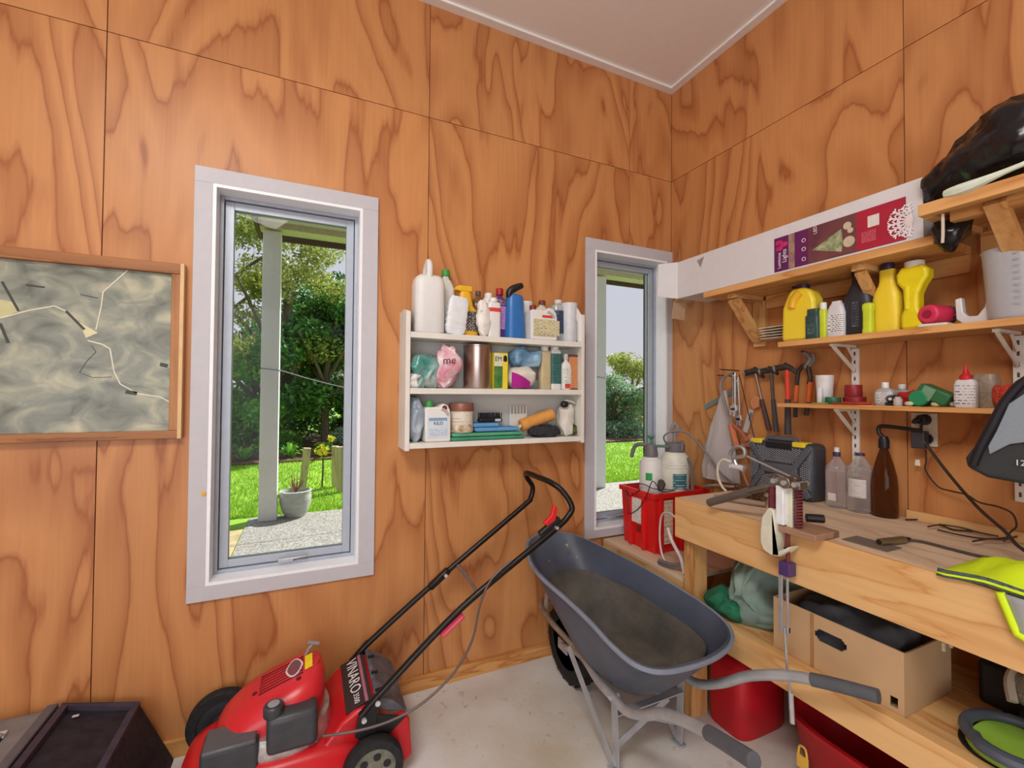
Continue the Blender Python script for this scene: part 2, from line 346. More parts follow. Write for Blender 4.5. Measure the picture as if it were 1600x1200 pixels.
# ------------------------------------------------------------------ windows
gm, gn, gl, gb = newmat('window_glass'); gn.remove(gb)
tr = gn.new('ShaderNodeBsdfTransparent'); gs = gn.new('ShaderNodeBsdfGlossy'); gs.inputs['Roughness'].default_value = .02; lw = gn.new('ShaderNodeFresnel'); lw.inputs[0].default_value = 1.16
ms = gn.new('ShaderNodeMixShader'); tr.inputs[0].default_value = (.94, .96, .96, 1)
gl.new(lw.outputs[0], ms.inputs[0]); gl.new(tr.outputs[0], ms.inputs[1]); gl.new(gs.outputs[0], ms.inputs[2]); gl.new(ms.outputs[0], gn['Material Output'].inputs[0])
ALU = M('grey_aluminium_frame', 'aeb6c2', .42, .25, var=.03)
CASING_SHADED = M('casing_white_shaded', 'c0bfc5', .5, var=.02)  # same white paint as the reveals, shade greyed into its colour
def window(name, label, W, cl_, cr_, ct, cb_, latch_x):
    x0, x1, z0, z1 = W; t = T(name, label, '', ((x0+x1)/2, 0, z0), world=True, kind='structure')
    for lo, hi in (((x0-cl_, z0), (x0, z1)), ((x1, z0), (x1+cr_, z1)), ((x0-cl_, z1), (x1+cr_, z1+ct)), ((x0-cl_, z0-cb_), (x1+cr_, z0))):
        part('casing_board', MB().box((lo[0], -.012, lo[1]), (hi[0], .0, hi[1])), CASING_SHADED, t, smooth=0, bevel=.0015)
    e = .012
    for nm, lo, hi in (('window_sill', (x0, -.012, z0), (x1, .11, z0+e)), ('reveal_board', (x0, -.012, z1-e), (x1, .11, z1)), ('reveal_board', (x0, -.012, z0+e), (x0+e, .11, z1-e)), ('reveal_board', (x1-e, -.012, z0+e), (x1, .11, z1-e))):
        part(nm, MB().box(lo, hi), SATIN, t, smooth=0)
    def ring(a, w, y0, y1, nm, m):
        u0, u1, v0, v1 = x0+a, x1-a, z0+a, z1-a; mb = MB()
        mb.box((u0, y0, v0), (u0+w, y1, v1)).box((u1-w, y0, v0), (u1, y1, v1)).box((u0+w, y0, v0), (u1-w, y1, v0+w)).box((u0+w, y0, v1-w), (u1-w, y1, v1)); return part(nm, mb, m, t, smooth=0, bevel=.0015)
    ring(e, .014, .07, .13, 'frame', ALU); s = ring(e+.017, .032, .082, .118, 'sash', ALU); ring(e+.013, .005, .095, .12, 'rubber_seal', BLACKP)
    a = e+.046; part('pane', MB().box((x0+a, .099, z0+a), (x1-a, .103, z1-a)), gm, t, smooth=0)
    g = e+.048; ring(g-.004, .005, .09, .099, 'glazing_bead', BLACKP)
    lz = z0+.03; mb = MB().box((latch_x-.028, .062, lz-.006), (latch_x+.03, .082, lz+.012)).beam((latch_x-.02, .055, lz+.01), (latch_x+.085, .052, lz+.016), .014, .008); part('latch', mb, STEEL, s, bevel=.002)
    return t
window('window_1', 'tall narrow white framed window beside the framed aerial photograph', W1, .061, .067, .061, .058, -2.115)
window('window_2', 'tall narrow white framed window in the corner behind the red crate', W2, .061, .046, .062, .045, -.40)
# ------------------------------------------------------------------ outside the windows
ZG = -.05
from mathutils import noise as MN
# lawn
gm2, n_, l_, b_ = newmat('lawn_green'); tc_ = n_.new('ShaderNodeTexCoord')
z1_ = n_.new('ShaderNodeTexNoise'); z1_.inputs['Scale'].default_value = 1.3; z1_.inputs['Detail'].default_value = 5; l_.new(tc_.outputs['Object'], z1_.inputs[0])
rp_ = n_.new('ShaderNodeValToRGB'); l_.new(z1_.outputs[0], rp_.inputs[0]); rp_.color_ramp.elements[0].position = .3; rp_.color_ramp.elements[1].position = .7
rp_.color_ramp.elements[0].color = lin('6b9c28'); rp_.color_ramp.elements[1].color = lin('a3c83a'); l_.new(rp_.outputs[0], b_.inputs['Base Color']); b_.inputs['Roughness'].default_value = .8
struct(part('lawn', MB().box((-40, .3, ZG-.2), (60, 60, ZG-.01)), gm2, smooth=0), 'flat green lawn beyond the covered patio')
# exposed-aggregate patio
pm, n_, l_, b_ = newmat('exposed_aggregate'); tc_ = n_.new('ShaderNodeTexCoord'); vo = n_.new('ShaderNodeTexVoronoi'); vo.inputs['Scale'].default_value = 75; l_.new(tc_.outputs['Object'], vo.inputs[0])
rp_ = n_.new('ShaderNodeValToRGB'); l_.new(vo.outputs['Color'], rp_.inputs[0]); rp_.color_ramp.elements[0].color = lin('5f5b58'); rp_.color_ramp.elements[1].color = lin('bdb7b0')
l_.new(rp_.outputs[0], b_.inputs['Base Color']); b_.inputs['Roughness'].default_value = .8
bp_ = n_.new('ShaderNodeBump'); bp_.inputs['Strength'].default_value = .5; bp_.inputs['Distance'].default_value = .006; bp_.invert = True; l_.new(vo.outputs['Distance'], bp_.inputs['Height']); l_.new(bp_.outputs[0], b_.inputs['Normal'])
struct(part('patio', MB().prism([(-2.62, .2), (14, .2), (14, 3.95), (-2.62, 3.72)], lambda u, v, d: (u, v, d), ZG-.12, ZG), pm, smooth=0), 'grey exposed aggregate concrete patio outside the windows')
struct(part('gravel_strip', MB().prism([(-7, .2), (-2.63, .2), (-2.63, 3.3), (-7, 2.6)], lambda u, v, d: (u, v, d), ZG-.12, ZG-.004), M('dry_soil', 'b3a078', .9, var=.25, scale=8, bump=.4), smooth=0), 'strip of bare dry soil beside the patio')
# verandah roof and posts
FASC = M('brown_fascia', '5a4034', .6, var=.1)
r = T('verandah_roof', 'dark brown verandah roof edge seen at the top of the windows', 'roof', (0, 3.4, 3.17), world=True)
part('soffit', MB().prism([(-2.56, .21), (14, .21), (14, 3.95), (-2.56, 3.95)], lambda u, v, d: (u, v, d), 3.27, 3.36), M('soffit_pale_bounce', 'cfc8bb', .7, var=.1), r, smooth=0)  # underside given a pale colour to bounce more light at the windows
part('beam', MB().box((-2.55, 3.50, 3.20), (14, 3.70, 3.27)), M('cream_beam', 'cfc7a4', .6), r, smooth=0)
part('fascia', MB().box((-2.6, 3.95, 3.2), (14, 3.99, 3.36)).box((-2.6, .21, 3.2), (-2.56, 3.95, 3.36)), FASC, r, smooth=0)
POST = M('post_paint', 'f0f0ec', .5, var=.03)
for (x, y), lb in (((-2.425, 3.6), 'white square verandah post beside the concrete flower pot'), ((2.02, 3.6), 'white square verandah post seen through the corner window')):
    t = T('verandah_post', lb, 'post', (x, y, ZG), group='verandah posts')
    part('shaft', MB().box((-.09, -.09, 0), (.09, .09, 3.22)), POST, t, bevel=.006, smooth=0)
    part('wire_tie', MB().tube([(-.094, -.094, 1.685), (.094, -.094, 1.665), (.094, .094, 1.665), (-.094, .094, 1.685)], .006, 6, closed=True), M('grey_wire', '8d8f99', .5), t)
a = Vector((-2.33, 3.5, ZG+1.67)); b = Vector((1.93, 3.5, ZG+1.67))
tag(part('clothes_line', MB().tube([a+(b-a)*i/16-Vector((0, 0, .35*4*(i/16)*(1-i/16))) for i in range(17)], .0055, 5), M('line_white', 'd9dde6', .6)), 'thin white clothes line sagging between the verandah posts', 'line')
# concrete pot with dead plant
t = T('flower_pot', 'round pale grey concrete flower pot beside the white post', 'pot', (-2.15, 3.62, ZG))
part('pot', MB().lathe([(.10, 0), (.13, .055), (.16, .15), (.168, .225), (.164, .275), (.17, .295), (.152, .30), (.146, .26), (.0, .255)], n=28), M('pot_concrete', 'b4b9b0', .8, var=.14, scale=6, stretch=(1, 1, 4), bump=.25), t)
part('soil', MB().lathe([(.0, .252), (.144, .254), (.14, .262), (0, .27)], n=20), M('dark_soil', '4b4038', .95, var=.3, bump=.6), t)
for k in range(14):
    aa = rnd.random()*6.28; rr = rnd.uniform(.02, .1); part('dead_stem', MB().tube([(0, 0, .27), (math.cos(aa)*rr*.5, math.sin(aa)*rr*.5, .33), (math.cos(aa)*rr, math.sin(aa)*rr, .36+rnd.random()*.12)], .005, 5, sub=3), M('dead_stem', '9b7460', .8), t)
# wooden stakes, sapling
STK = wood('weathered_stake', 'c3b48e', '8f8262', axis=2, rings=5, scale=9, along=.08, rough=.85)
for px0, py0, px1, py1, lb in ((472, 760, 480, 700, 'weathered timber stake leaning just behind the flower pot'), (524, 752, 524, 697, 'left of the two weathered stakes right of the sapling'), (532, 760, 531, 698, 'right of the two weathered stakes right of the sapling')):
    p = atZ(px0, py0+8, ZG); q = atY(px1, py1, p.y)
    tag(part('timber_stake', MB().beam(p, q, .1, .1, up=(0, 1, 0)), STK, smooth=0, bevel=.006), lb, 'stake', 'timber stakes on the lawn')
def leafcloud(centres, n, size, seed, squash=1.0):
    """n small leaf quads spread over ellipsoid shells; numpy, one mesh"""
    rg = np.random.default_rng(seed); C = np.array([c[:3] for c in centres]); Rr = np.array([c[3:6] for c in centres]); wt = Rr.prod(1)**(2/3); wt /= wt.sum()
    k = rg.choice(len(C), n, p=wt); d = rg.normal(size=(n, 3)); d /= np.linalg.norm(d, axis=1)[:, None]
    p = C[k]+d*Rr[k]*(rg.random((n, 1))**.45)
    a = rg.normal(size=(n, 3)); a /= np.linalg.norm(a, axis=1)[:, None]; b = np.cross(a, rg.normal(size=(n, 3))); b /= np.linalg.norm(b, axis=1)[:, None]
    s = size*(.6+.8*rg.random((n, 1))); v = np.stack([p-a*s, p+b*s*.45, p+a*s, p-b*s*.45], 1).reshape(-1, 3)
    mb = MB(); mb.v = v.tolist(); mb.f = np.arange(n*4).reshape(-1, 4).tolist(); return mb
def leafmat(name, c1, c2, c3=None):
    if name in MATS: return MATS[name]
    m, n, l, b = newmat(name); ge = n.new('ShaderNodeNewGeometry'); rp = n.new('ShaderNodeValToRGB'); l.new(ge.outputs['Random Per Island'], rp.inputs[0])
    rp.color_ramp.elements[0].color = lin(c1); rp.color_ramp.elements[1].color = lin(c2)
    if c3: e = rp.color_ramp.elements.new(.5); e.color = lin(c3)
    l.new(rp.outputs[0], b.inputs['Base Color']); b.inputs['Roughness'].default_value = .45; b.inputs['Transmission Weight'].default_value = 0
    tl = n.new('ShaderNodeBsdfTranslucent'); l.new(rp.outputs[0], tl.inputs[0]); mx = n.new('ShaderNodeMixShader'); mx.inputs[0].default_value = .35
    l.new(b.outputs[0], mx.inputs[1]); l.new(tl.outputs[0], mx.inputs[2]); l.new(mx.outputs[0], n['Material Output'].inputs[0]); MATS[name] = m; return m
blades = MB(); vs = []; fs = []
NB = 36000
for i in range(NB):
    y = 3.78+rnd.random()**1.4*4.6; az = rnd.uniform(-.30, .12) if rnd.random() < .5 else rnd.uniform(.53, .76)
    x = CAM[0]+(y-CAM[1])*math.tan(az)
    h = rnd.uniform(.018, .05); a = rnd.random()*6.28; w = .006; dx, dy = math.cos(a)*w, math.sin(a)*w; k = len(vs); q = rnd.uniform(-.025, .025)
    vs += [(x-dx, y-dy, ZG-.01), (x+dx, y+dy, ZG-.01), (x+q, y+q*.5, ZG+h)]; fs.append((k, k+1, k+2))
blades.v = vs; blades.f = fs
g = part('grass', blades, leafmat('grass_blade', '74a228', 'b0cc42', '90b832'), smooth=0, fixn=False); g['kind'] = 'stuff'; g['label'] = 'short sunlit grass blades of the lawn outside'
BARK = M('bark', '6d6150', .9, var=.3, scale=8, stretch=(1, 1, .2), bump=.5)
L1 = leafmat('leaf_yellowgreen', '71873a', 'd2d86c', 'a4ab50'); L2 = leafmat('leaf_dark', '2c5c2a', '7db04a', '47823a'); L3 = leafmat('leaf_silver', '5f8060', 'c6d6b8', '94b290'); L4 = leafmat('leaf_bright', '3f8028', 'aade4c', '68aa36')
def tree(label, x, y, h, r, mat, n, size, seed, crown=None, base=.0, sparse=False, name='tree', cat='tree'):
    rg = random.Random(seed); t = T(name, label, cat, (x*1.07, y+.9, ZG), group='trees and shrubs beyond the lawn')
    tops = []; mb = MB(); mb.tube([(0, 0, -.05), (rg.uniform(-.1, .1), 0, h*.3), (rg.uniform(-.2, .2), rg.uniform(-.2, .2), h*.62)], lambda u: .05+h*.016*(1-u*.7), 8, sub=3)
    for k in range(9):
        a = k*2.4+rg.random(); z0 = h*rg.uniform(.12, .5); L = r*rg.uniform(.6, 1.0); z2 = z0+h*rg.uniform(.15, .4)
        mb.tube([(0, 0, z0), (math.cos(a)*L*.5, math.sin(a)*L*.5, (z0+z2)/2+.1), (math.cos(a)*L, math.sin(a)*L, z2)], lambda u: .03+h*.004*(1-u), 6, sub=3)
    part('trunk', mb, BARK, t)
    cs = []
    for k in range(crown or 16):
        a = rg.random()*6.28; zz = rg.uniform(base, .96); rad = r*math.sqrt(max(.05, 1-((zz-.45)/.6)**2))*rg.uniform(.25, .85); q = r*rg.uniform(.22, .42)
        cs.append((math.cos(a)*rad, math.sin(a)*rad, zz*h, q, q, q*(.7 if not sparse else .5)))
    f = part('foliage', leafcloud(cs, n, size, seed), mat, t, smooth=0, fixn=False); f['kind'] = 'stuff'
    return t
tree('tall open yellow-green tree at the left edge of the window view', -4.4, 8.6, 6.2, 2.1, L1, 16200, .055, 1, crown=26, base=.32, sparse=True)
tree('brown-tinged open tree behind the white post', -2.55, 9.6, 6.0, 2.0, L1, 16200, .05, 2, crown=24, base=.35, sparse=True)
tree('dense dark green tree in the middle of the tall window view', -1.5, 9.0, 3.9, 1.7, L2, 16200, .07, 3, base=.08)
tree('bright green leafy bush under the dark tree', -2.9, 9.2, 2.3, 1.3, L4, 10800, .06, 4, base=.05, name='bush', cat='bush')
tree('silvery green tree near the right side of the tall window view', -.5, 9.4, 4.3, 1.6, L3, 14400, .06, 5, base=.05)
tree('dense dark shrub at the left of the tall window view', -4.3, 9.7, 2.9, 1.4, L2, 11700, .065, 6, base=.03, name='bush', cat='bush')
tree('mid green tree left of the corner window post', 4.9, 10.0, 2.9, 1.7, L4, 12600, .06, 8, base=.05)
tree('grey-green rounded bush right in the corner window view', 7.0, 9.4, 2.4, 1.6, L3, 14400, .06, 9, base=.03, name='bush', cat='bush')
tree('dark green tree behind the grey-green corner bush', 6.6, 11.8, 3.4, 1.9, L2, 12600, .06, 10, base=.05)
tree('pale thin tree at the right edge of the corner window view', 9.2, 11.2, 3.0, 1.8, L1, 10800, .05, 11, base=.1)
tree('dark hedge tree far behind the tall window view', -2.2, 12.6, 5.0, 2.8, L2, 16200, .085, 12, base=.03, crown=22)
tree('dark hedge tree at the far left behind the others', -6.2, 12.4, 5.0, 2.6, L2, 12600, .085, 13, base=.03, crown=20)
struct(part('mulch_bed', MB().prism([(-12, 8.1), (-3, 7.9), (1, 8.4), (12, 8.8), (12, 15), (-12, 15)], lambda u, v, d: (u, v, d), ZG-.1, ZG+.03), M('bark_mulch', '6a4c3c', .95, var=.35, scale=14, bump=.8), smooth=0), 'brown bark mulch garden bed under the trees')
for k, (x, y) in enumerate(((-4.3, 8.35), (-3.75, 8.3), (-3.2, 8.4), (-1.7, 8.5), (-1.05, 8.6), (-2.35, 8.45))):
    t = T('ground_cover_plant', 'low strap-leaved green plant, '+['first', 'second', 'third', 'fifth', 'rightmost', 'fourth'][k]+' from the left in the mulch bed', 'plant', (x, y, ZG), group='low plants in the mulch bed')
    mb = MB()
    for q in range(46):
        a = rnd.random()*6.28; L = rnd.uniform(.18, .36); h = rnd.uniform(.12, .34); w = .02; dx, dy = -math.sin(a)*w, math.cos(a)*w; c, s = math.cos(a), math.sin(a)
        mb.add([(c*.03-dx, s*.03-dy, .02), (c*.03+dx, s*.03+dy, .02), (c*L*.6+dx, s*L*.6+dy, h), (c*L*.6-dx, s*L*.6-dy, h), (c*L, s*L, h*.8)], [(0, 1, 2, 3), (3, 2, 4)])
    part('leaves', mb, L4, t, smooth=0, fixn=False)
p = atZ(503, 762, ZG); t = T('lemon_sapling', 'thin sapling with a few bright yellow leaves on the lawn', 'sapling', p)
part('stem', MB().tube([(0, 0, 0), (.01, 0, .3), (0, .01, .55)], .012, 6, sub=3), BARK, t)
part('leaves', leafcloud([(0, 0, .55, .1, .1, .12), (.12, 0, .72, .06, .06, .05)], 90, .035, 21), leafmat('leaf_lemon', 'c9c21e', 'e8e04a'), t, smooth=0, fixn=False)
# ------------------------------------------------------------------ bottle and bag builders (local frame: front faces -y)
def se(t, sq): ct, st = math.cos(t), math.sin(t); k = (abs(ct)**sq+abs(st)**sq)**(-1/sq); return k*ct, k*st
def patch(name, parent, mat, w, d, rf, z0, z1, half=60, sq=2.0, off=.0012, centre=-90, n=14):
    vs = []; fs = []
    for i in range(n+1):
        a = math.radians(centre-half+2*half*i/n); c, s = se(a, sq)
        for z in (z0, z1): vs.append((c*(rf*w/2+off), s*(rf*d/2+off), z))
    for i in range(n): fs.append((2*i, 2*i+2, 2*i+3, 2*i+1))
    mb = MB().add(vs, fs); return part(name, mb, mat, parent, smooth=60, fixn=False)
def bottle(name, label, loc, w, d, h, prof, mat, rz=0, sq=2.0, cap=None, labs=(), cat='bottle', group=None, tilt=None, handle=None, n=28):
    t = T(name, label, cat, loc, rz, group, tilt=tilt)
    part('body', MB().lathe([(rf*w/2, zf*h) for rf, zf in prof], n=n, sy=d/w, sq=sq), mat, t, smooth=50)
    if cap:
        cm_, r, z0, z1 = cap[:4]; cx = cap[4] if len(cap) > 4 else 0
        mb = MB().lathe([(r*.96, z0*h), (r, z0*h+.002), (r, z1*h-.003), (r*.9, z1*h)], c=(cx, 0, 0), n=20)
        part('cap', mb, cm_, t, smooth=50)
    for lm, z0, z1, half, rf in labs: patch('label', t, lm, w, d, rf, z0*h, z1*h, half, sq)
    if handle: part('handle', MB().tube(handle[0], handle[1], 8, sub=5), handle[2] if len(handle) > 2 else mat, t)
    return t
def bag(name, label, loc, r, mat, seed, amp=.02, sc=14, cat='bag', sq=3, extra=None, group=None, rz=0, n=40, m=26):
    t = T(name, label, cat, loc, rz, group); rings = []
    for j in range(m+1):
        a = math.pi*(.02+.96*j/m); s_, c_ = abs(math.sin(a))**(2/sq), -math.copysign(abs(math.cos(a))**(2/sq), math.cos(a))
        rings.append([(r[0]*s_*se(2*math.pi*i/n, sq)[0], r[1]*s_*se(2*math.pi*i/n, sq)[1], r[2]*(1+c_)) for i in range(n)])
    mb = MB().loft(rings); wb_ = wobble(amp, sc, seed)
    def fn(p): q = wb_(p); q.z = max(q.z, .0); return q
    part('plastic', mb.jitter(fn), mat, t, smooth=60)
    return t
BODY = [(.9, 0), (1, .02), (1, .70), (.93, .78), (.6, .85), (.34, .89), (.34, .96)]
SHAMP = [(.86, 0), (1, .03), (1, .80), (.9, .88), (.5, .93), (.4, .93), (.4, .99)]
JUG = [(.92, 0), (1, .02), (1, .60), (.96, .70), (.82, .80), (.55, .88), (.34, .91), (.34, .96)]
# ------------------------------------------------------------------ white wall shelf
SH = M('shelf_white_paint', 'e2dfd6', .55, var=.04, scale=9)
su = T('wall_shelf', 'white painted three-tier wooden shelf on the back wall crammed with bottles', 'shelf', (-1.2, 0, 1.13), world=True)
part('side_panel', MB().prism([(0, 1.13), (-.155, 1.13), (-.155, 1.735), (-.10, 1.75), (0, 1.75)], lambda u, v, d: (d, u, v), -1.656, -1.636), SH, su, smooth=0, bevel=.002)
part('side_panel', MB().prism([(0, 1.13), (-.155, 1.13), (-.155, 1.79), (-.10, 1.80), (0, 1.80)], lambda u, v, d: (d, u, v), -.757, -.740), SH, su, smooth=0, bevel=.002)
for z0, z1 in ((1.622, 1.648), (1.376, 1.402), (1.138, 1.162)):
    part('shelf_board', MB().box((-1.636, -.152, z0), (-.757, -.002, z1)), SH, su, smooth=0, bevel=.002)
part('back_panel', MB().box((-1.636, -.012, 1.162), (-.757, -.0005, 1.69)), M('shelf_back_grey', 'c9cac6', .6, var=.05, scale=5), su, smooth=0)
Z1, Z2, Z3 = 1.6485, 1.4025, 1.1625
RED = M('cap_red', 'a81e22', .4); GREENC = M('cap_green', '3f9a46', .4); BROWNC = M('cap_brown', '6b3a30', .45)
G1 = 'containers on the top tier of the white shelf'; G2 = 'things on the middle tier of the white shelf'; G3 = 'things on the bottom tier of the white shelf'
# top tier
t = bottle('jerry_can', 'large plain white plastic jerry can at the left of the top tier', (-1.545, -.085, Z1), .135, .125, .262, [(.9, 0), (1, .03), (1, .86), (.93, .95), (.7, 1.0)], HDPE, sq=5, cat='jerry can', group=G1)
part('handle', MB().tube([(-.005, -.045, .245), (-.005, -.048, .30), (-.005, -.02, .325), (-.005, .02, .30), (-.005, .045, .25)], .014, 10, sub=4), HDPE, t)
t = bottle('milk_bottle', 'white translucent bottle with a green cap behind the large jerry can', (-1.45, -.04, Z1), .085, .07, .30, JUG, M('milky_plastic', 'd6d8d0', .4), sq=3.5, cap=(GREENC, .02, .95, 1.05), group=G1)
t = T('plastic_tray', 'white rectangular plastic tray leaning beside the jerry can', 'tray', (-1.432, -.128, Z1), 0, G1, tilt=(0, math.radians(7), 0))
part('tray_shell', MB().lathe([(.036, 0), (.046, .02), (.047, .15), (.038, .175)], n=24, sy=.42, sq=5), M('ribbed_white', 'dfe4ea', .35), t)
for k in range(4): part('rib', MB().lathe([(.0478, .03+.028*k), (.0495, .036+.028*k), (.0478, .042+.028*k)], n=24, sy=.42, sq=5), HDPE, t)
YEL = M('yellow_plastic', 'e9b32a', .35, var=.04); YBR = M('bright_yellow_plastic', 'f0c613', .35, var=.03)
BL = M('black_label', '26201f', .5); 
t = bottle('spray_bottle', 'yellow plastic bottle with a black printed label on the top tier', (-1.365, -.075, Z1), .125, .085, .232, [(.92, 0), (1, .03), (1, .42), (.95, .5), (.62, .62), (.5, .78), (.42, .9), (.42, .93)], YEL, sq=3.2, labs=[(printed('label_black_white', '241f20', 'e8e4dc', 12, .55), .10, .50, 62, 1.0)], group=G1)
part('spray_head', MB().box((-.035, -.02, .212), (.03, .02, .24)).prism([(-.035, .24), (-.055, .226), (-.05, .215), (-.03, .215)], lambda u, v, d: (u, d, v), -.016, .016), YEL, t, bevel=.004)
text('lettering', '20', .038, M('label_white_ink', 'efe9df', .5), t, (-.022, -.0455, .085), (1, 0, 0), (0, 0, 1))
bottle('brown_glass_bottle', 'brown glass bottle with a flip stopper behind the yellow bottle', (-1.285, -.04, Z1), .07, .05, .225, BODY, M('brown_glass', '8a6a48', .15, var=.1, trans=.35), cap=(M('stopper', '5d4a3a', .4), .013, .93, 1.03), group=G1)
bag('plastic_packet', 'crumpled small white plastic packet between the yellow and red-striped bottles', (-1.287, -.118, Z1), (.03, .024, .083), M('white_film', 'e7e4de', .35, var=.05), 3, .012, 26, 'packet', group=G1)
t = bottle('detergent_bottle', 'white flat bottle with a red stripe on its label', (-1.232, -.105, Z1), .066, .05, .185, [(.95, 0), (1, .02), (1, .84), (.9, .9), (.6, .92)], HDPE, sq=5, cap=(HDPE, .02, .92, 1.03), labs=[(M('stripe_red', 'd4443a', .5), .66, .76, 50, 1.0)], group=G1)
bottle('white_cap_bottle', 'white round-capped bottle behind the red-striped bottle', (-1.233, -.045, Z1), .06, .055, .225, SHAMP, HDPE, cap=(HDPE, .02, .9, 1.0), group=G1)
PUR = M('purple_plastic', '5c3a80', .35); 
t = bottle('purple_bottle', 'purple bottle with a red cap and lilac label', (-1.18, -.06, Z1), .068, .05, .235, BODY, PUR, sq=3, cap=(RED, .018, .93, 1.07), labs=[(printed('label_lilac', 'b07cc0', 'e7d4ea', 9, .4), .2, .68, 55, 1.0)], group=G1)
patch('label', t, printed('label_plum', '5a1f4a', 'e8dfe6', 5, .5), .068, .05, .94, .70*.235, .82*.235, 55, 3)
BLU = M('blue_plastic', '2f6fb4', .32, var=.05)
t = bottle('pump_bottle', 'tall translucent blue bottle with a black angled pump nozzle', (-1.11, -.085, Z1), .108, .08, .235, [(.98, 0), (1, .03), (.93, .25), (.86, .6), (.82, .85), (.7, .93), (.3, .96)], BLU, sq=2.6, group=G1)
part('nozzle', MB().tube([(-.035, -.01, .205), (-.03, -.012, .235), (.0, -.014, .255), (.035, -.016, .27)], lambda u: .013+.006*math.sin(u*3.1), 10, sub=4), BLACKP, t)
bottle('white_tub', 'white round tub with a lid behind the blue pump bottle', (-1.025, -.04, Z1), .07, .06, .205, [(.9, 0), (1, .02), (1, .9), (1.06, .91), (1.06, .99)], HDPE, group=G1, cat='tub')
def jug(label, loc, w, h, capm, labm=None, stripe=None, group=G1, rz=0, cx=-.3, name='plastic_jug', mat=None, d=.075):
    """flat chemical jug: filler neck at one side, pierced handle at the other"""
    t = T(name, label, 'jug', loc, rz, group); W_ = w/2; mat = mat or HDPE
    hole = [(W_*.18, h*.80), (W_*.30, h*.74), (W_*.68, h*.70), (W_*.76, h*.64)]
    out = [(-W_*.94, 0), (W_*.94, 0), (W_, h*.03), (W_, h*.62), (W_*.93, h*.78), (W_*.72, h*.89), (W_*.40, h*.93), (W_*.10, h*.86), (-W_*.05, h*.84), (-W_*.9, h*.84), (-W_, h*.79), (-W_, h*.03)]
    part('body', MB().prism(out, lambda u, v, q: (u, q, v), -d/2, d/2), mat, t, bevel=.010, bseg=3)
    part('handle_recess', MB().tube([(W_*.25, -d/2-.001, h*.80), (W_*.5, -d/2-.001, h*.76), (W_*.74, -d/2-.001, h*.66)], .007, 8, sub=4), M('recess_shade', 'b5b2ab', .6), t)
    part('cap', MB().cyl((cx*w, 0, h*.84), (cx*w, 0, h*.99), .017, n=20), capm, t, bevel=.002)
    if labm: part('label', MB().box((-W_*.8, -d/2-.0025, h*.10), (W_*.78, -d/2-.0002, h*.58)), labm, t, smooth=0)
    if stripe: part('stripe', MB().box((-W_*.15, -d/2-.0022, h*.63), (W_*.62, -d/2-.0002, h*.70)), stripe, t, smooth=0)
    return t
LG = printed('label_cream_green', 'cfc79d', '6d6b45', 10, .45)
t = jug('white plastic jug with a cream label and dark red cap on the top tier', (-.975, -.11, Z1), .148, .175, M('cap_maroon', '7d2c2e', .4), LG, M('stripe_red', 'd4443a', .5))
part('leaflet', MB().box((-.03, -.0425, .022), (.085, -.0405, .098)), printed('leaflet_print', 'd3cba6', '5d5c3c', 8, .4), t, smooth=0)
bottle('brown_cap_bottle', 'cream bottle with a brown cap behind the labelled white jug', (-.93, -.04, Z1), .10, .05, .21, BODY, M('cream_plastic', 'd8d0bf', .4), cap=(BROWNC, .018, .93, 1.04), group=G1)
t = bottle('clear_bottle', 'clear bottle with a dark blue-green label and glass stopper', (-.86, -.085, Z1), .082, .07, .205, [(.95, 0), (1, .03), (1, .85), (.92, .92), (.45, .96), (.45, 1.0)], M('pale_clear', 'cfd6d4', .15, trans=.4), sq=2.5, cap=(M('frosted', 'cfd0cd', .3), .02, .97, 1.07), labs=[(printed('label_navy_green', '2a3058', '3f8a6e', 16, .45), .2, .78, 70, 1.0)], group=G1)
t = T('measuring_jug', 'white measuring jug with a spout and handle at the right end of the top tier', 'jug', (-.795, -.11, Z1), 0, G1)
part('body', MB().lathe([(.034, 0), (.040, .01), (.042, .17), (.044, .2), (.040, .2), (.038, .17), (.0, .012)], c=(-.012, 0, 0), n=24), M('cloudy_plastic', 'd3d6dc', .3), t)
part('handle', MB().prism([(.026, .0), (.044, .0), (.044, .14), (.028, .165), (-.01, .205), (-.04, .195), (-.035, .15), (.0, .13), (.024, .10)], lambda u, v, d: (u, d, v), -.035, -.012), HDPE, t, bevel=.004)
# middle tier
t = bag('plastic_bag', 'teal and clear crumpled plastic bag at the left of the middle tier', (-1.565, -.078, Z2), (.062, .06, .078), M('teal_film', '3f8f86', .22, col2='b9c9c6', scale=11), 5, .026, 17, group=G2)
t = bag('paper_bag', 'white and pink plastic bag with dark lettering on the middle tier', (-1.462, -.095, Z2), (.055, .045, .10), M('pink_film', 'd27a92', .35, col2='f0e9ea', scale=16), 9, .028, 15, group=G2)
text('lettering', 'me', .05, M('ink_plum', '5a1838', .5), t, (.0, -.062, .125), (1, 0, .1), (0, 0, 1))
bag('plastic_wrap', 'twisted end of white plastic hanging over the middle tier board', (-1.615, -.125, Z2), (.022, .028, .032), M('white_film', 'e7e4de', .35, var=.05), 12, .014, 30, 'wrap', group=G2)
t = T('steel_canister', 'shiny stainless steel canister on the middle tier', 'canister', (-1.30, -.08, Z2), 0, G2)
part('drum', MB().lathe([(.066, 0), (.068, .004), (.068, .198), (.070, .2), (.070, .206), (.064, .208), (.0, .208)], n=40), M('brushed_steel', 'b9aba6', .28, 1, var=.08, stretch=(1, 1, .1)), t)
t = T('plant_food_box', 'yellow and green cardboard box on the middle tier', 'box', (-1.197, -.10, Z2), 0, G2)
part('carton', MB().box((-.037, -.03, 0), (.033, .03, .172)), M('box_yellow', 'e8d23c', .5), t, smooth=0)
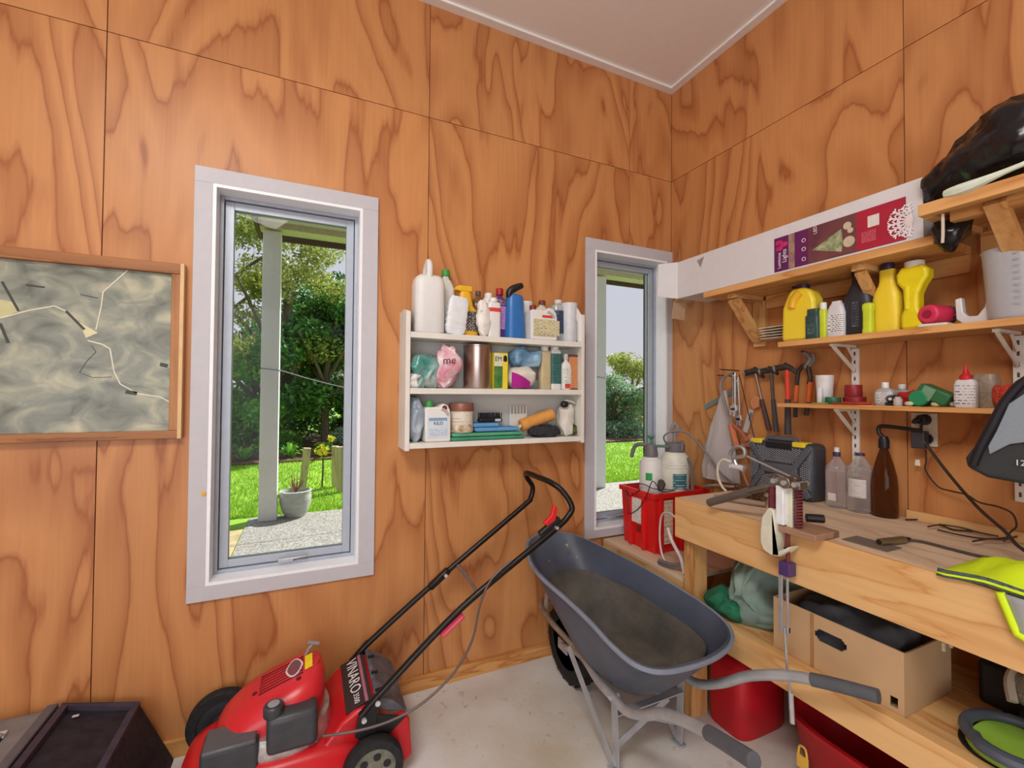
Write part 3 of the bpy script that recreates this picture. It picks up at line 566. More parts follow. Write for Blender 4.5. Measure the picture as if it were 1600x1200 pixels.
part('panel', MB().box((-.0372, -.0308, .004), (.006, -.0298, .108)), M('box_green', '2c6a35', .5, col2='5e8f4a'), t, smooth=0)
part('panel', MB().box((-.0372, -.0308, .108), (.006, -.0298, .168)), M('box_white', 'dad9b8', .5), t, smooth=0)
text('lettering', 'EM', .033, M('ink_black', '16161a', .5), t, (-.016, -.0312, .142), (1, 0, 0), (0, 0, 1), sx=.85)
part('emblem', MB().lathe([(0, 0), (.012, .01), (.011, .03), (.004, .038), (0, .039)], c=(.02, -.029, .125), n=10, sy=.2), M('ink_black', '16161a', .5), t)
bag('plastic_bag', 'glossy blue plastic bag lying on top of the middle tier things', (-1.045, -.075, Z2+.112), (.085, .05, .045), M('blue_film', '4a7aa0', .2, col2='93b6cc', scale=12), 15, .02, 18, group=G2)
t = bag('plastic_bag', 'rounded white bag with a magenta panel on the middle tier', (-1.07, -.088, Z2), (.078, .05, .056), M('white_bag_film', 'ded8cc', .3, var=.06), 17, .012, 12, group=G2, sq=2.4)
part('panel', MB().loft([[(-.082+.10*k/6, -.058-.006*math.sin(k/6*3.1)-(.004 if e else 0), .006+e*(.075-.045*(k/6)**1.4)) for k in range(7)] for e in (0, .5, 1)], False, False, False), M('magenta_film', 'a8288c', .3, var=.1), t, smooth=60)
bottle('beige_bottle', 'tall beige rectangular bottle with a white cap on the middle tier', (-.938, -.085, Z2), .058, .045, .205, [(.95, 0), (1, .02), (1, .93), (.8, .96)], M('beige_plastic', 'c4b48e', .45), sq=6, cap=(HDPE, .02, .96, 1.09), group=G2)
bottle('teal_bottle', 'tall white bottle with a dark teal label on the middle tier', (-.878, -.085, Z2), .058, .045, .21, [(.95, 0), (1, .02), (1, .94), (.85, .97)], HDPE, sq=6, cap=(HDPE, .022, .97, 1.06), labs=[(printed('label_teal', '2b5f5c', '7fa59c', 14, .35), .14, .88, 58, 1.0)], group=G2)
bottle('white_bottle', 'small white bottle with green and red print on the middle tier', (-.820, -.10, Z2), .055, .04, .165, BODY, HDPE, sq=3.5, cap=(M('cap_grey', 'b7bdc2', .4), .013, .95, 1.12), labs=[(printed('label_green_red', 'e9e8e2', '2d6b46', 9, .6), .2, .66, 55, 1.0), (M('stripe_red', 'd4443a', .5), .04, .18, 30, 1.0)], group=G2)
t = T('orange_carton', 'orange-brown printed carton at the right end of the middle tier', 'box', (-.776, -.09, Z2), 0, G2)
part('carton', MB().box((-.018-.012, -.028, .006), (.016, .028, .172)), printed('carton_orange', 'cd8a5b', 'a35f38', 16, .5), t, smooth=0, bevel=.003)
part('lid', MB().box((-.031, -.029, .172), (.017, .029, .182)).box((-.031, -.029, 0), (.017, .029, .006)), M('carton_brown', '5d3c34', .5), t, smooth=0)
# bottom tier
bag('plastic_bag', 'grey-blue plastic bag slumped in the left corner of the bottom tier', (-1.597, -.085, Z3), (.036, .055, .098), M('grey_film', '8a98a6', .25, col2='b9c3cb', scale=8), 19, .018, 15, group=G3)
t = jug('white jug with a green cap and blue-grey label on the bottom tier', (-1.507, -.105, Z3), .118, .185, GREENC, M('label_paleblue', 'cfdbe6', .5), None, G3, cx=-.27)
part('label', MB().box((-.042, -.041, .095), (.04, -.0396, .108)), M('label_blueband', '7fa3c4', .5), t, smooth=0)
text('lettering', 'KILO', .02, M('ink_black', '16161a', .5), t, (0, -.0412, .083), (1, 0, 0), (0, 0, 1)); part('print', MB().box((-.04, -.0412, .028), (.04, -.0402, .06)), printed('label_smallprint', 'cfdbe6', '55789c', 10, .5), t, smooth=0)
part('emblem', MB().lathe([(0, 0), (.011, .001), (.011, .004), (0, .005)], n=14).xf(Matrix.Translation((.028, -.038, .152)) @ Matrix.Rotation(math.pi/2, 4, 'X')), M('cap_maroon', '7d2c2e', .4), t)
FS = 'folded sheets under the paint tin'
for k, (c, x0, x1, lb) in enumerate((('3c8f6c', -1.445, -1.075, 'lower green folded sheet under the paint tin'), ('56a07c', -1.44, -1.085, 'upper green folded sheet under the paint tin'))):
    mb = MB().box((x0, -.14, Z3+.018*k+.001), (x1, -.03, Z3+.018*k+.0165)); tag(part('folded_sheet', mb, M('sheet_%d' % k, c, .5, var=.15, scale=12), bevel=.005), lb, 'sheet', FS)
t = T('paint_tin', 'small paint tin with a rose-brown lid on the bottom tier', 'tin', (-1.382, -.09, Z3+.037), 0, G3)
part('tin', MB().lathe([(.053, 0), (.055, .003), (.055, .098), (.054, .1)], n=32), printed('tin_print', 'd9d2c4', 'b9a98e', 7, .4), t)
part('lid', MB().lathe([(.0565, .098), (.0575, .1), (.0575, .134), (.055, .137), (0, .137)], n=32), M('tin_lid', '9a6a5c', .35, .4), t)
patch('label', t, M('tin_photo', '8a6a3c', .5, col2='e2d6bd', scale=40), .11, .11, 1.0, .004, .036, 75, 2)
for k, (x0, x1, z, dy, lb) in enumerate(((-1.325, -1.10, .038, -.135, 'pale blue folded cloth lying on the green sheets'), (-1.33, -1.20, .058, -.12, 'upper blue folded cloth beside the paint tin'))):
    tag(part('blue_cloth', MB().box((x0, dy, Z3+z), (x1, -.03, Z3+z+.019)), M('cloth_blue', '5c97c8', .7, var=.1), bevel=.007, bseg=3), lb, 'cloth', 'blue cloths on the bottom tier')
def brush(label, loc, rz, L, hm, bm_, n, tilt=0, group=G3, hl=.12):
    t = T('scrubbing_brush', label, 'brush', loc, 0, group, tilt=(0, tilt, rz))
    part('stock', MB().box((-L/2, -.02, 0), (L/2, .02, .018)), hm, t, bevel=.006)
    mb = MB()
    for i in range(n):
        x = -L/2+.006+(L-.012)*(i % (n//4))/(n//4-1); y = -.015+.01*(i//(n//4)); mb.beam((x, y, .017), (x+rnd.uniform(-.004, .004), y+rnd.uniform(-.004, .004), .045), .003, .003)
    b = part('bristles', mb, bm_, t, smooth=0); b['kind'] = 'stuff'
    return t
t = brush('black-bristled scrubbing brush behind the blue cloths', (-1.225, -.055, Z3+.078), 0, .12, BLACKP, M('bristle_black', '23262c', .7), 60)
part('plate', MB().box((.02, -.0215, .004), (.05, -.0202, .016)), M('plate_grey', 'c4c9cf', .4), t, smooth=0)
t = T('putty_comb', 'white toothed plastic comb standing against the shelf back', 'comb', (-1.06, -.03, Z3), 0, G3)
part('stock', MB().box((-.05, -.006, 0), (.05, .006, .115)), M('comb_white', 'd9d8d2', .5), t, bevel=.002)
for k in range(6): part('tooth', MB().box((-.048+k*.018, -.004, .112), (-.040+k*.018, .004, .155)), M('comb_white', 'd9d8d2', .5), t, smooth=0)
t = T('paint_roller', 'orange foam paint roller sleeve lying on the bottom tier', 'paint roller', (-.975, -.075, Z3+.085), 0, G3, tilt=(0, math.radians(-17), 0))
part('sleeve', MB().cyl((-.095, 0, 0), (.095, 0, 0), .031, n=24), M('orange_foam', 'd99a4e', .85, var=.08, bump=.3), t, bevel=.004)
part('handle', MB().tube([(-.095, 0, 0), (-.14, -.02, -.012), (-.19, -.03, -.03)], .009, 8, sub=4), M('handle_white', 'd6d3cc', .5), t)
part('core', MB().cyl((.094, 0, 0), (.10, 0, 0), .014, n=16), BLACKP, t)
t = bag('steel_wool', 'dark fuzzy bundle of black mesh below the orange roller', (-.945, -.095, Z3), (.085, .04, .03), M('black_mesh', '33343c', .8, var=.4, scale=90, bump=1.0, bscale=160), 23, .012, 20, 'mesh', group=G3)
t = bag('torn_packet', 'torn white paper packet at the right end of the bottom tier', (-.81, -.085, Z3), (.042, .045, .082), M('paper_white', 'd9d5cb', .6, var=.06), 27, .016, 13, 'packet', group=G3)
part('print', MB().loft([[(.005+.012*k, -.062, .01+.001*k+e*(.06-.01*k)) for k in range(3)] for e in (0, 1)], False, False, False), M('packet_print', '6c7335', .6, col2='2c2a20', scale=60), t, smooth=0)
part('knob', MB().ell((-.035, -.045, .165), (.022, .018, .018)), BLACKP, t)
part('flap', MB().loft([[(-.05+.02*k, -.04+.004*k, .165+.012*math.sin(k*.7)+e*.012) for k in range(6)] for e in (0, 1)], False, False, False), M('paper_white', 'd9d5cb', .6, var=.06), t, solid=.002)
# ------------------------------------------------------------------ framed aerial photograph
t = T('framed_photograph', 'large framed grey-green aerial photograph of farmland on the back wall', 'picture', (-2.95, 0, 1.205), world=True)
FR = wood('frame_wood', 'a06a3c', '7c4a24', axis=0, rings=5, scale=10, along=.1)
x0, x1, z0, z1 = -3.42, -2.478, 1.203, 1.866
part('frame_rail', MB().box((x0, -.03, z1-.04), (x1, -.001, z1)), FR, t, smooth=0, bevel=.003); part('frame_rail', MB().box((x0, -.03, z0), (x1, -.001, z0+.03)), FR, t, smooth=0, bevel=.003)
FRZ = wood('frame_wood_upright', 'b07a48', '845028', axis=2, rings=5, scale=10, along=.1)
part('frame_stile', MB().box((x1-.034, -.03, z0+.03), (x1, -.001, z1-.04)), FRZ, t, smooth=0, bevel=.003); part('frame_stile', MB().box((x0, -.03, z0+.03), (x0+.034, -.001, z1-.04)), FRZ, t, smooth=0, bevel=.003)
part('beading', MB().box((x1-.006, -.033, z0), (x1+.006, -.001, z1)), M('pale_beading', 'd8b483', .5), t, smooth=0)
am, n_, l_, b_ = newmat('aerial_print'); tc_ = n_.new('ShaderNodeTexCoord'); mp_ = n_.new('ShaderNodeMapping'); l_.new(tc_.outputs['Object'], mp_.inputs[0]); mp_.inputs['Scale'].default_value = (1, 1, 1.4)
za = n_.new('ShaderNodeTexNoise'); za.inputs['Scale'].default_value = 9; za.inputs['Detail'].default_value = 9; za.inputs['Distortion'].default_value = .7; l_.new(mp_.outputs[0], za.inputs[0])
vo = n_.new('ShaderNodeTexVoronoi'); vo.inputs['Scale'].default_value = 5; l_.new(mp_.outputs[0], vo.inputs[0])
ra = n_.new('ShaderNodeValToRGB'); l_.new(za.outputs[0], ra.inputs[0]); e = ra.color_ramp.elements; e[0].position = .3; e[0].color = lin('55574b'); e[1].position = .75; e[1].color = lin('c3bd9f'); q = e.new(.5); q.color = lin('84887a')
rb = n_.new('ShaderNodeValToRGB'); l_.new(vo.outputs['Color'], rb.inputs[0]); rb.color_ramp.elements[0].color = (.72, .74, .74, 1); rb.color_ramp.elements[1].color = (1.15, 1.12, 1.02, 1)
mx = n_.new('ShaderNodeMix'); mx.data_type = 'RGBA'; mx.blend_type = 'MULTIPLY'; mx.inputs[0].default_value = .8; l_.new(ra.outputs[0], mx.inputs[6]); l_.new(rb.outputs[0], mx.inputs[7]); l_.new(mx.outputs[2], b_.inputs['Base Color'])
b_.inputs['Roughness'].default_value = .3
ph = part('print', MB().box((x0+.034, -.012, z0+.03), (x1-.034, -.008, z1-.04)), am, t, smooth=0)
def road(pts, w, mat, nm):
    P = [atY(px, py, -.0125) for px, py in pts]; mb = MB()
    for a, b in zip(P, P[1:]): mb.beam(a, b, w, .0008, up=(0, 1, 0))
    part(nm, mb, mat, ph, smooth=0)
RD = M('print_road', 'd9d4bd', .4); DK = M('print_trees', '33352b', .4)
road([(208, 415), (161, 456), (158, 480), (150, 515)], .0035, RD, 'printed_road'); road([(0, 497), (45, 485), (85, 478), (103, 486)], .004, RD, 'printed_road')
road([(137, 532), (160, 538), (172, 545), (178, 580), (188, 600), (215, 615), (250, 620), (272, 632)], .004, RD, 'printed_road')
road([(3, 440), (29, 486)], .007, DK, 'printed_hedge'); road([(103, 486), (132, 515)], .008, DK, 'printed_hedge'); road([(40, 445), (70, 449)], .006, DK, 'printed_hedge'); road([(126, 460), (153, 466)], .003, DK, 'printed_hedge')
road([(0, 505), (13, 536)], .008, DK, 'printed_hedge'); road([(258, 422), (284, 430)], .016, DK, 'printed_hedge'); road([(250, 569), (262, 572)], .014, DK, 'printed_pond'); road([(196, 612), (214, 615)], .014, DK, 'printed_pond'); road([(143, 540), (150, 550), (135, 565), (124, 582), (145, 590), (175, 589)], .002, DK, 'printed_hedge')
fm = M('print_field', 'c2bd8a', .4, var=.1); P = [atY(px, py, -.0123) for px, py in ((0, 468), (20, 472), (28, 487), (0, 497))]; part('printed_field', MB().add(P+[p+Vector((0, .0005, 0)) for p in P], [(0, 1, 2, 3)]), fm, ph, smooth=0)
P = [atY(px, py, -.0123) for px, py in ((124, 503), (153, 520), (134, 528))]; part('printed_field', MB().add(P, [(0, 1, 2)]), M('print_field_pale', 'd6cfa4', .4), ph, smooth=0)
tag(part('window_tag', MB().lathe([(0, 0), (.008, .001), (.008, .004), (0, .005)], n=14).xf(Matrix.Translation((-2.40, -.0125, .985)) @ Matrix.Rotation(math.pi/2, 4, 'X')), M('yellow_dot', 'e9b21e', .5)), 'small yellow round sticker on the left window casing', 'sticker')
# ------------------------------------------------------------------ lawn mower
MRED = M('mower_red', 'c41c24', .28, var=.05, scale=8); MRED2 = M('mower_cowl_red', 'cf2a33', .3, var=.04)
t = T('lawn_mower', 'red petrol push lawn mower with black folding handle standing against the back wall', 'lawn mower', (-2.05, -.27, 0), world=True)
def seR(cx, cy, rx, ry, z, sq=3.2, n=40, slope=0): return [(cx+rx*se(2*math.pi*i/n, sq)[0], cy+ry*se(2*math.pi*i/n, sq)[1], z+slope*(rx*se(2*math.pi*i/n, sq)[0])) for i in range(n)]
dk = part('deck', MB().loft([seR(-2.07, -.27, .335, .205, .055), seR(-2.07, -.27, .34, .21, .075), seR(-2.07, -.27, .335, .205, .125), seR(-2.08, -.27, .31, .185, .165), seR(-2.09, -.27, .26, .165, .185)]), MRED, t, smooth=50)
part('deck_stripe', MB().tube([(-2.36, -.462, .10), (-2.2, -.482, .10), (-1.95, -.482, .118)], .010, 6, sub=4), M('stripe_cream', 'd6c2b2', .5), dk)
part('rear_hump', MB().prism([(-2.02, .17), (-1.97, .185), (-1.915, .245), (-1.875, .268), (-1.80, .285), (-1.78, .18), (-1.76, .09), (-1.95, .08)], lambda u, v, d: (u, d, v), -.435, -.105), MRED, t, bevel=.012, bseg=3)
for d0, d1 in ((-.45, -.425), (-.115, -.09)):
    part('rear_skirt', MB().prism([(-1.83, .22), (-1.70, .225), (-1.685, .20), (-1.675, .07), (-1.70, .055), (-1.83, .06)], lambda u, v, d: (u, d, v), d0, d1), MRED, t, bevel=.006)
fl = part('discharge_flap', MB().prism([(-1.805, .298), (-1.79, .30), (-1.735, .265), (-1.69, .222), (-1.70, .216), (-1.80, .255)], lambda u, v, d: (u, d, v), -.43, -.11), M('flap_grey', '5d5e66', .5, var=.35, scale=24, bump=.2), t, bevel=.004)
for k in range(3): part('rib', MB().box((-1.80, -.40+.11*k, .299), (-1.775, -.392+.11*k, .306)), BLACKP, fl, smooth=0)
part('flap_side', MB().prism([(-1.82, .26), (-1.70, .218), (-1.79, .15), (-1.83, .14)], lambda u, v, d: (u, d, v), -.456, -.45), BLACKP, t, smooth=0)
pn = part('name_panel', MB().prism([(-1.90, .262), (-1.815, .292), (-1.812, .286), (-1.90, .255)], lambda u, v, d: (u, d, v), -.42, -.12), M('panel_black', '2a2226', .4), t, smooth=0)
part('panel_stripe', MB().prism([(-1.836, .2868), (-1.826, .2903), (-1.826, .289), (-1.836, .2855)], lambda u, v, d: (u, d, v), -.42, -.12), M('stripe_pink', 'a5677c', .5), pn, smooth=0)
text('lettering', 'VINARO', .058, M('letter_white', 'e3dfe0', .5), pn, (-1.862, -.235, .2780), (0, -1, 0), (.943, 0, .333), sx=1.0)
text('lettering', '3500', .028, M('letter_white', 'e3dfe0', .5), pn, (-1.862, -.375, .2780), (0, -1, 0), (.943, 0, .333))
# engine
part('crankcase', MB().loft([seR(-2.1, -.29, .15, .14, .17, 2.4), seR(-2.1, -.29, .16, .15, .2, 2.4), seR(-2.1, -.29, .15, .14, .25, 2.4)]), M('cast_alloy', 'b9b8b6', .45, .7, var=.25, scale=22, bump=.3), t)
sl = .32
co = part('cowl', MB().loft([seR(-2.135, -.265, .165, .135, .225, 3.2, slope=.05), seR(-2.135, -.265, .17, .14, .265, 3.2, slope=.15), seR(-2.13, -.265, .165, .135, .30, 3.0, slope=.25), seR(-2.12, -.262, .145, .115, .335, 2.8, slope=sl), seR(-2.11, -.26, .11, .088, .354, 2.6, slope=sl), seR(-2.11, -.26, .05, .04, .358, 2.6, slope=sl)]), MRED2, t, smooth=60)
N_ = Vector((-sl, 0, 1)).normalized(); AX = Vector((1, 0, sl)).normalized()
cp = lambda u, v, h: tuple(Vector((-2.11, -.26, .3575))+AX*u+Vector((0, v, 0))+N_*h)
part('cowl_ridge', MB().tube([cp(.125*math.cos(a), .088*math.sin(a), -.010) for a in [2*math.pi*i/32 for i in range(32)]], .006, 6, closed=True), MRED2, co)
SLT = M('slot_dark', '5d0f16', .6)
for k in range(7): v = -.055+.017*k; part('vent_slot', MB().prism([(-.07, v), (.075, v), (.075, v+.005), (-.07, v+.005)], lambda u, w, d: cp(u, w, d), -.004, .0015), SLT, co, smooth=0)
for u, v in ((-.085, -.03), (.06, -.075)): part('screw_hole', MB().cyl(cp(u, v, -.01), cp(u, v, .0012), .008, n=14), SLT, co)
eye = [(.055*math.cos(a)*.55, .055*math.sin(a)*(.35+.65*abs(math.sin(a)))) for a in [2*math.pi*i/24 for i in range(24)]]
part('badge_rim', MB().prism([(.045+u*1.0, v) for u, v in eye], lambda u, w, d: cp(u, w, d), .0, .003), M('badge_white', 'e2d9dc', .4), co, smooth=0)
part('badge', MB().prism([(.045+u*.8, v*.86) for u, v in eye], lambda u, w, d: cp(u, w, d), .003, .0042), M('badge_red', '8f3844', .4, col2='5c5560', scale=60), co, smooth=0)
part('warning_sticker', MB().prism([(.082, -.045), (.108, -.045), (.108, .04), (.082, .04)], lambda u, w, d: cp(u, w, d), .0, .003), M('sticker_yellow', 'f0d615', .5, var=.1, scale=90), co, smooth=0)
text('lettering', 'SERIES', .016, M('letter_white', 'e3dfe0', .5), co, (-2.19, -.407, .262), (1, 0, .12), (0, .1, 1))
MBK = M('engine_plastic', '3c3e43', .42, var=.12, scale=30)
part('fuel_tank', MB().box((-2.145, -.445, .20), (-1.99, -.36, .325)), MBK, t, bevel=.02, bseg=3)
part('filler_cap', MB().lathe([(.029, 0), (.031, .004), (.031, .03), (.026, .036), (.02, .033), (0, .034)], c=(-2.125, -.41, .318), n=22), MBK, t)
part('cap_disc', MB().lathe([(.018, 0), (.018, .003), (0, .004)], c=(-2.125, -.41, .3525), n=20), M('cap_grey_disc', '9a9ca0', .4), t)
part('air_filter_box', MB().box((-2.325, -.44, .135), (-2.165, -.33, .27)), MBK, t, bevel=.014, bseg=3)
part('filter_lid', MB().box((-2.318, -.445, .262), (-2.172, -.335, .276)), M('lid_grey', '56585e', .4), t, bevel=.005)
for k in range(3): part('fin', MB().box((-2.14, -.425+.006*k, .165+.012*k), (-1.99, -.36, .170+.012*k)), M('cast_alloy', 'b9b8b6', .45, .7), t, smooth=0)
part('starter_handle', MB().tube([(-2.035, -.2, .365), (-2.02, -.2, .40), (-2.0, -.2, .42)], .006, 8, sub=3).cyl((-2.025, -.2, .425), (-1.985, -.2, .412), .007, n=10), M('grip_grey', '8d8588', .4), t)
# wheels
TYRE = M('mower_tyre', '1e1f20', .75, var=.3, scale=40, bump=.3); RIM = M('dusty_rim', '6f6f62', .7, var=.35, scale=25)
def mwheel(x, y, r, w, side):
    k = Matrix.Translation((x, y, r+.001)) @ Matrix.Rotation(math.pi/2, 4, 'X')
    wl = part('wheel', MB().lathe([(r*.72, -w/2), (r*.95, -w/2), (r, -w/2+.008), (r, w/2-.008), (r*.95, w/2), (r*.72, w/2), (r*.72, -w/2)], n=36).xf(k), TYRE, t, smooth=50)
    part('rim', MB().lathe([(0, -w*.32), (r*.73, -w*.36), (r*.73, w*.36), (r*.6, w*.44), (r*.3, w*.40), (r*.24, w*.5), (0, w*.52)], n=30).xf(k), RIM if side < 0 else M('rim_black', '26262a', .6), wl)
    if side < 0:
        for q in range(6):
            a = q*math.pi/3+.3; part('hub_hole', MB().cyl((r*.45*math.cos(a), r*.45*math.sin(a), w*.40), (r*.45*math.cos(a), r*.45*math.sin(a), w*.455), r*.13, n=14).xf(k), BLACKP, wl)
    return wl
mwheel(-1.815, -.485, .10, .045, -1); mwheel(-2.34, -.49, .09, .045, -1); mwheel(-1.815, -.062, .10, .045, 1); mwheel(-2.315, -.055, .118, .045, 1)
# handle
HB = M('handle_black', '26211f', .3, .5, var=.1)
for y, sgn in ((-.455, -1), (-.092, 1)):
    br_ = part('handle_bracket', MB().prism([(-1.875, .20), (-1.865, .26), (-1.80, .325), (-1.77, .335), (-1.80, .29), (-1.80, .19), (-1.84, .17)], lambda u, v, d: (u, d, v), y-.006, y+.006), BLACKP, t, bevel=.003)
    for bx, bz in ((-1.845, .252), (-1.80, .298)): part('bolt', MB().cyl((bx, y-.014, bz), (bx, y+.012, bz), .009, n=12), CHROME, br_)
yn, yf = -.452, -.10
part('handle_tube', MB().tube([(-1.855, yn, .262), (-1.78, yn, .33), (-1.49, yn, .565), (-1.10, yn, .802), (-1.02, yn, .860), (-1.0, yn+.004, .90), (-1.03, yn+.03, .96), (-1.062, yn+.08, .992), (-1.066, -.27, .996), (-1.064, yf-.04, .994), (-1.045, yf-.008, .965), (-1.01, yf, .915), (-1.02, yf, .862), (-1.06, yf, .825), (-1.46, yf, .556), (-1.78, yf, .325), (-1.845, yf, .262)], .0125, 12, sub=5), HB, t, smooth=60)
part('cross_wire', MB().tube([(-1.40, yf, .59), (-1.39, -.2, .575), (-1.40, -.33, .578), (-1.42, -.40, .585), (-1.47, yn+.01, .58)], .008, 8, sub=4), M('wire_grey', '8f8b8a', .4, .6), t)
for x0, z0, x1, z1 in ((-1.53, .506, -1.44, .575),): part('tube_joint', MB().beam((x0, yf-.004, z0), (x1, yf-.004, z1), .03, .032, up=(0, 1, 0)), HB, t, bevel=.008)
part('joint_bolt', MB().cyl((-1.46, yf-.03, .557), (-1.46, yf, .557), .008, n=12), CHROME, t)
part('red_clip', MB().beam((-1.575, yn-.014, .482), (-1.49, yn-.014, .542), .014, .03, up=(0, 1, 0)), M('clip_pink', 'cf4b62', .4), t, bevel=.005)
lv = part('throttle', MB().beam((-1.155, yn+.004, .795), (-1.06, yn+.004, .852), .03, .026, up=(0, 1, 0)), BLACKP, t, bevel=.006)
part('lever', MB().prism([(-1.125, .83), (-1.085, .852), (-1.075, .90), (-1.092, .915), (-1.105, .872), (-1.14, .845)], lambda u, v, d: (u, d, v), yn-.008, yn+.012), M('lever_red', 'd8262c', .35), lv, bevel=.003)
part('bolt', MB().cyl((-1.085, yn-.022, .822), (-1.085, yn, .822), .007, n=12), CHROME, lv)
part('control_cable', MB().tube([atY(px, py, y) for px, py, y in ((800, 875, -.468), (768, 905, -.47), (750, 945, -.475), (738, 1000, -.48), (710, 1050, -.49), (665, 1095, -.50), (620, 1122, -.50), (575, 1138, -.495), (535, 1146, -.48), (505, 1150, -.46))], .0045, 6, sub=4), M('cable_grey', '5c4f4a', .45), t)
# ------------------------------------------------------------------ dusty cases in the left corner
GCASE = M('dusty_grey_case', '7d7a79', .7, var=.12, scale=14); BCASE = M('dusty_black_case', '1b1822', .7, col2='2b2734', scale=30, bump=.15)
t = T('tool_case', 'dusty grey plastic case with a dark recessed handle in the left corner', 'case', (-3.0, -.35, 0), world=True)
part('lid', MB().box((-3.35, -.62, .03), (-2.80, -.03, .295)), GCASE, t, bevel=.012)
part('lid_edge', MB().box((-2.83, -.62, .29), (-2.80, -.03, .308)), M('case_edge', '5f5c63', .6), t, bevel=.004)
part('handle_recess', MB().box((-3.06, -.24, .294), (-2.885, -.15, .298)), BLACKP, t, bevel=.001)
part('handle', MB().tube([(-3.05, -.15, .30), (-2.95, -.142, .318), (-2.89, -.15, .30)], .010, 8, sub=4), GCASE, t)
part('latch', MB().box((-2.915, -.15, .297), (-2.885, -.125, .306)), M('latch_white', 'cfcdd2', .5), t, smooth=0)
t = T('storage_case', 'dusty black plastic case with a raised rim beside the grey case', 'case', (-2.66, -.3, 0), world=True)
rgs = lambda e, z: [(-2.79+e, -.62+e, z+.055), (-2.575-e+.02*0, -.62+e, z), (-2.575-e, -.035-e, z), (-2.79+e, -.035-e, z+.055)]
part('body', MB().loft([[(-2.79, -.64, .0), (-2.47, -.64, 0), (-2.475, -.02, 0), (-2.79, -.02, 0)], rgs(0, .235)]), BCASE, t, smooth=0)
part('rim', MB().loft([rgs(0, .235), rgs(0, .252), rgs(.022, .252), rgs(.022, .233)], False, False), M('case_rim', '3c3546', .6, var=.2), t, smooth=0)
part('label', MB().box((-2.742, -.098, .2835), (-2.725, -.09, .2865)), M('latch_white', 'cfcdd2', .5), t, smooth=0)
# ------------------------------------------------------------------ wheelbarrow
t = T('wheelbarrow', 'dark grey plastic tray wheelbarrow with galvanised tube handles and one black wheel', 'wheelbarrow', (-.86, -.5, 0), world=True)
TRAY = M('tray_plastic', '434a58', .42, col2='555d6e', scale=4, bump=.08, bscale=60)
rim = [Vector(p) for p in ((-1.083, -.22, .634), (-1.035, -.125, .650), (-.96, -.075, .659), (-.87, -.068, .660), (-.775, -.125, .650), (-.700, -.29, .621), (-.640, -.47, .590), (-.602, -.63, .561), (-.582, -.78, .535), (-.60, -.885, .517), (-.665, -.95, .505), (-.78, -.982, .499), (-.90, -.985, .499), (-1.0, -.968, .502), (-1.055, -.92, .510), (-1.075, -.83, .526), (-1.078, -.70, .549), (-1.092, -.56, .574), (-1.112, -.42, .598), (-1.110, -.31, .618))]
rs = spline(rim, 4, True); n = len(rs); cen = Vector((-.845, -.52, 0))
bot = []
for p in rs:
    a = math.atan2((p.y-cen.y)/.46, (p.x-cen.x)/.27); c, s = se(a, 3.2); bot.append(Vector((-.825+.155*c, -.60+.20*s, .290)))
rings = []
for f, g_, zz in ((0, 0, .012), (0, 0, 0), (.06, .10, 0), (.3, .36, 0), (.6, .66, 0), (.85, .9, 0), (.97, 1.0, 0), (1.06, 1.0, 0)):
    rings.append([Vector((p.x+(b.x-p.x)*f, p.y+(b.y-p.y)*f, p.z+(b.z-p.z)*min(1, g_)+0)) for p, b in zip(rs, bot)])
rings[0] = [p+Vector(((p.x-cen.x)*.03, (p.y-cen.y)*.03, -.004)) for p in rs]
cb_ = Vector((-.825, -.60, .290)); rings.append([cb_+(p-cb_)*.5 for p in rings[-1]]); rings.append([cb_+(p-cb_)*.05 for p in rings[-1]])
tr_ = part('tray', MB().loft(rings, False, True), TRAY, t, smooth=60, solid=.008)
part('rim_lip', MB().tube([p+Vector(((p.x-cen.x)*.03, (p.y-cen.y)*.03, -.004)) for p in rs], .0085, 8, closed=True), M('tray_lip_highlight', '7c8494', .25), tr_)  # lip paler than the tray: edge highlight put into its colour
dirt = [[p+(Vector((-.825, -.60, .42))-p)*.07 for p in r_] for r_ in (rings[3], rings[4], rings[5], rings[6], rings[7], rings[8], rings[9])]
part('dried_dirt', MB().loft(dirt, False, True), M('tray_dirt', '4c4a48', .85, col2='6a645a', scale=7, bump=.3, bscale=50), tr_, smooth=60)
for k, (px, py, s_) in enumerate(((886, 852, .016), (901, 871, .013), (858, 876, .006), (1045, 1030, .010))):
    p = atZ(px, py, .55 if k < 3 else .285); q = p if k == 3 else atY(px, py, -.19+.02*k)
    tag(part('dried_leaf', MB().loft([[tuple(q+Vector((s_*(i/4-.5)*1.3, -.004*math.sin(i/4*3.1), s_*.9*(.5-i/4)+e*s_*.5*math.sin(i/4*3.1)))) for i in range(5)] for e in (-1, 0, 1)], False, False, False), M('leaf_dry', 'b5a88f', .8), solid=.002), ['larger curled pale dry leaf high inside the wheelbarrow tray', 'smaller pale dry leaf below the larger one in the wheelbarrow', 'tiny dark scrap stuck inside the wheelbarrow tray', 'dry brown leaf scrap lying on the wheelbarrow tray floor'][k], 'leaf', 'dry leaves in the wheelbarrow')
GALV = M('galvanised_tube', 'b4b8be', .38, .45, var=.1, scale=16); GRIP = M('grip_dark', '55585f', .5, var=.1)
R_T = .0165
left = [(-.915, -.235, .18), (-.93, -.42, .235), (-.985, -.62, .258), (-1.005, -.74, .272), (-1.012, -.83, .280), (-1.022, -.93, .335), (-1.035, -1.03, .408), (-1.06, -1.17, .475), (-1.082, -1.27, .515), (-1.106, -1.377, .552)]
right = [(-.805, -.235, .18), (-.77, -.42, .235), (-.70, -.62, .258), (-.675, -.74, .272), (-.672, -.83, .285), (-.665, -.93, .345), (-.655, -1.03, .425), (-.635, -1.15, .490), (-.612, -1.26, .525), (-.589, -1.365, .548)]
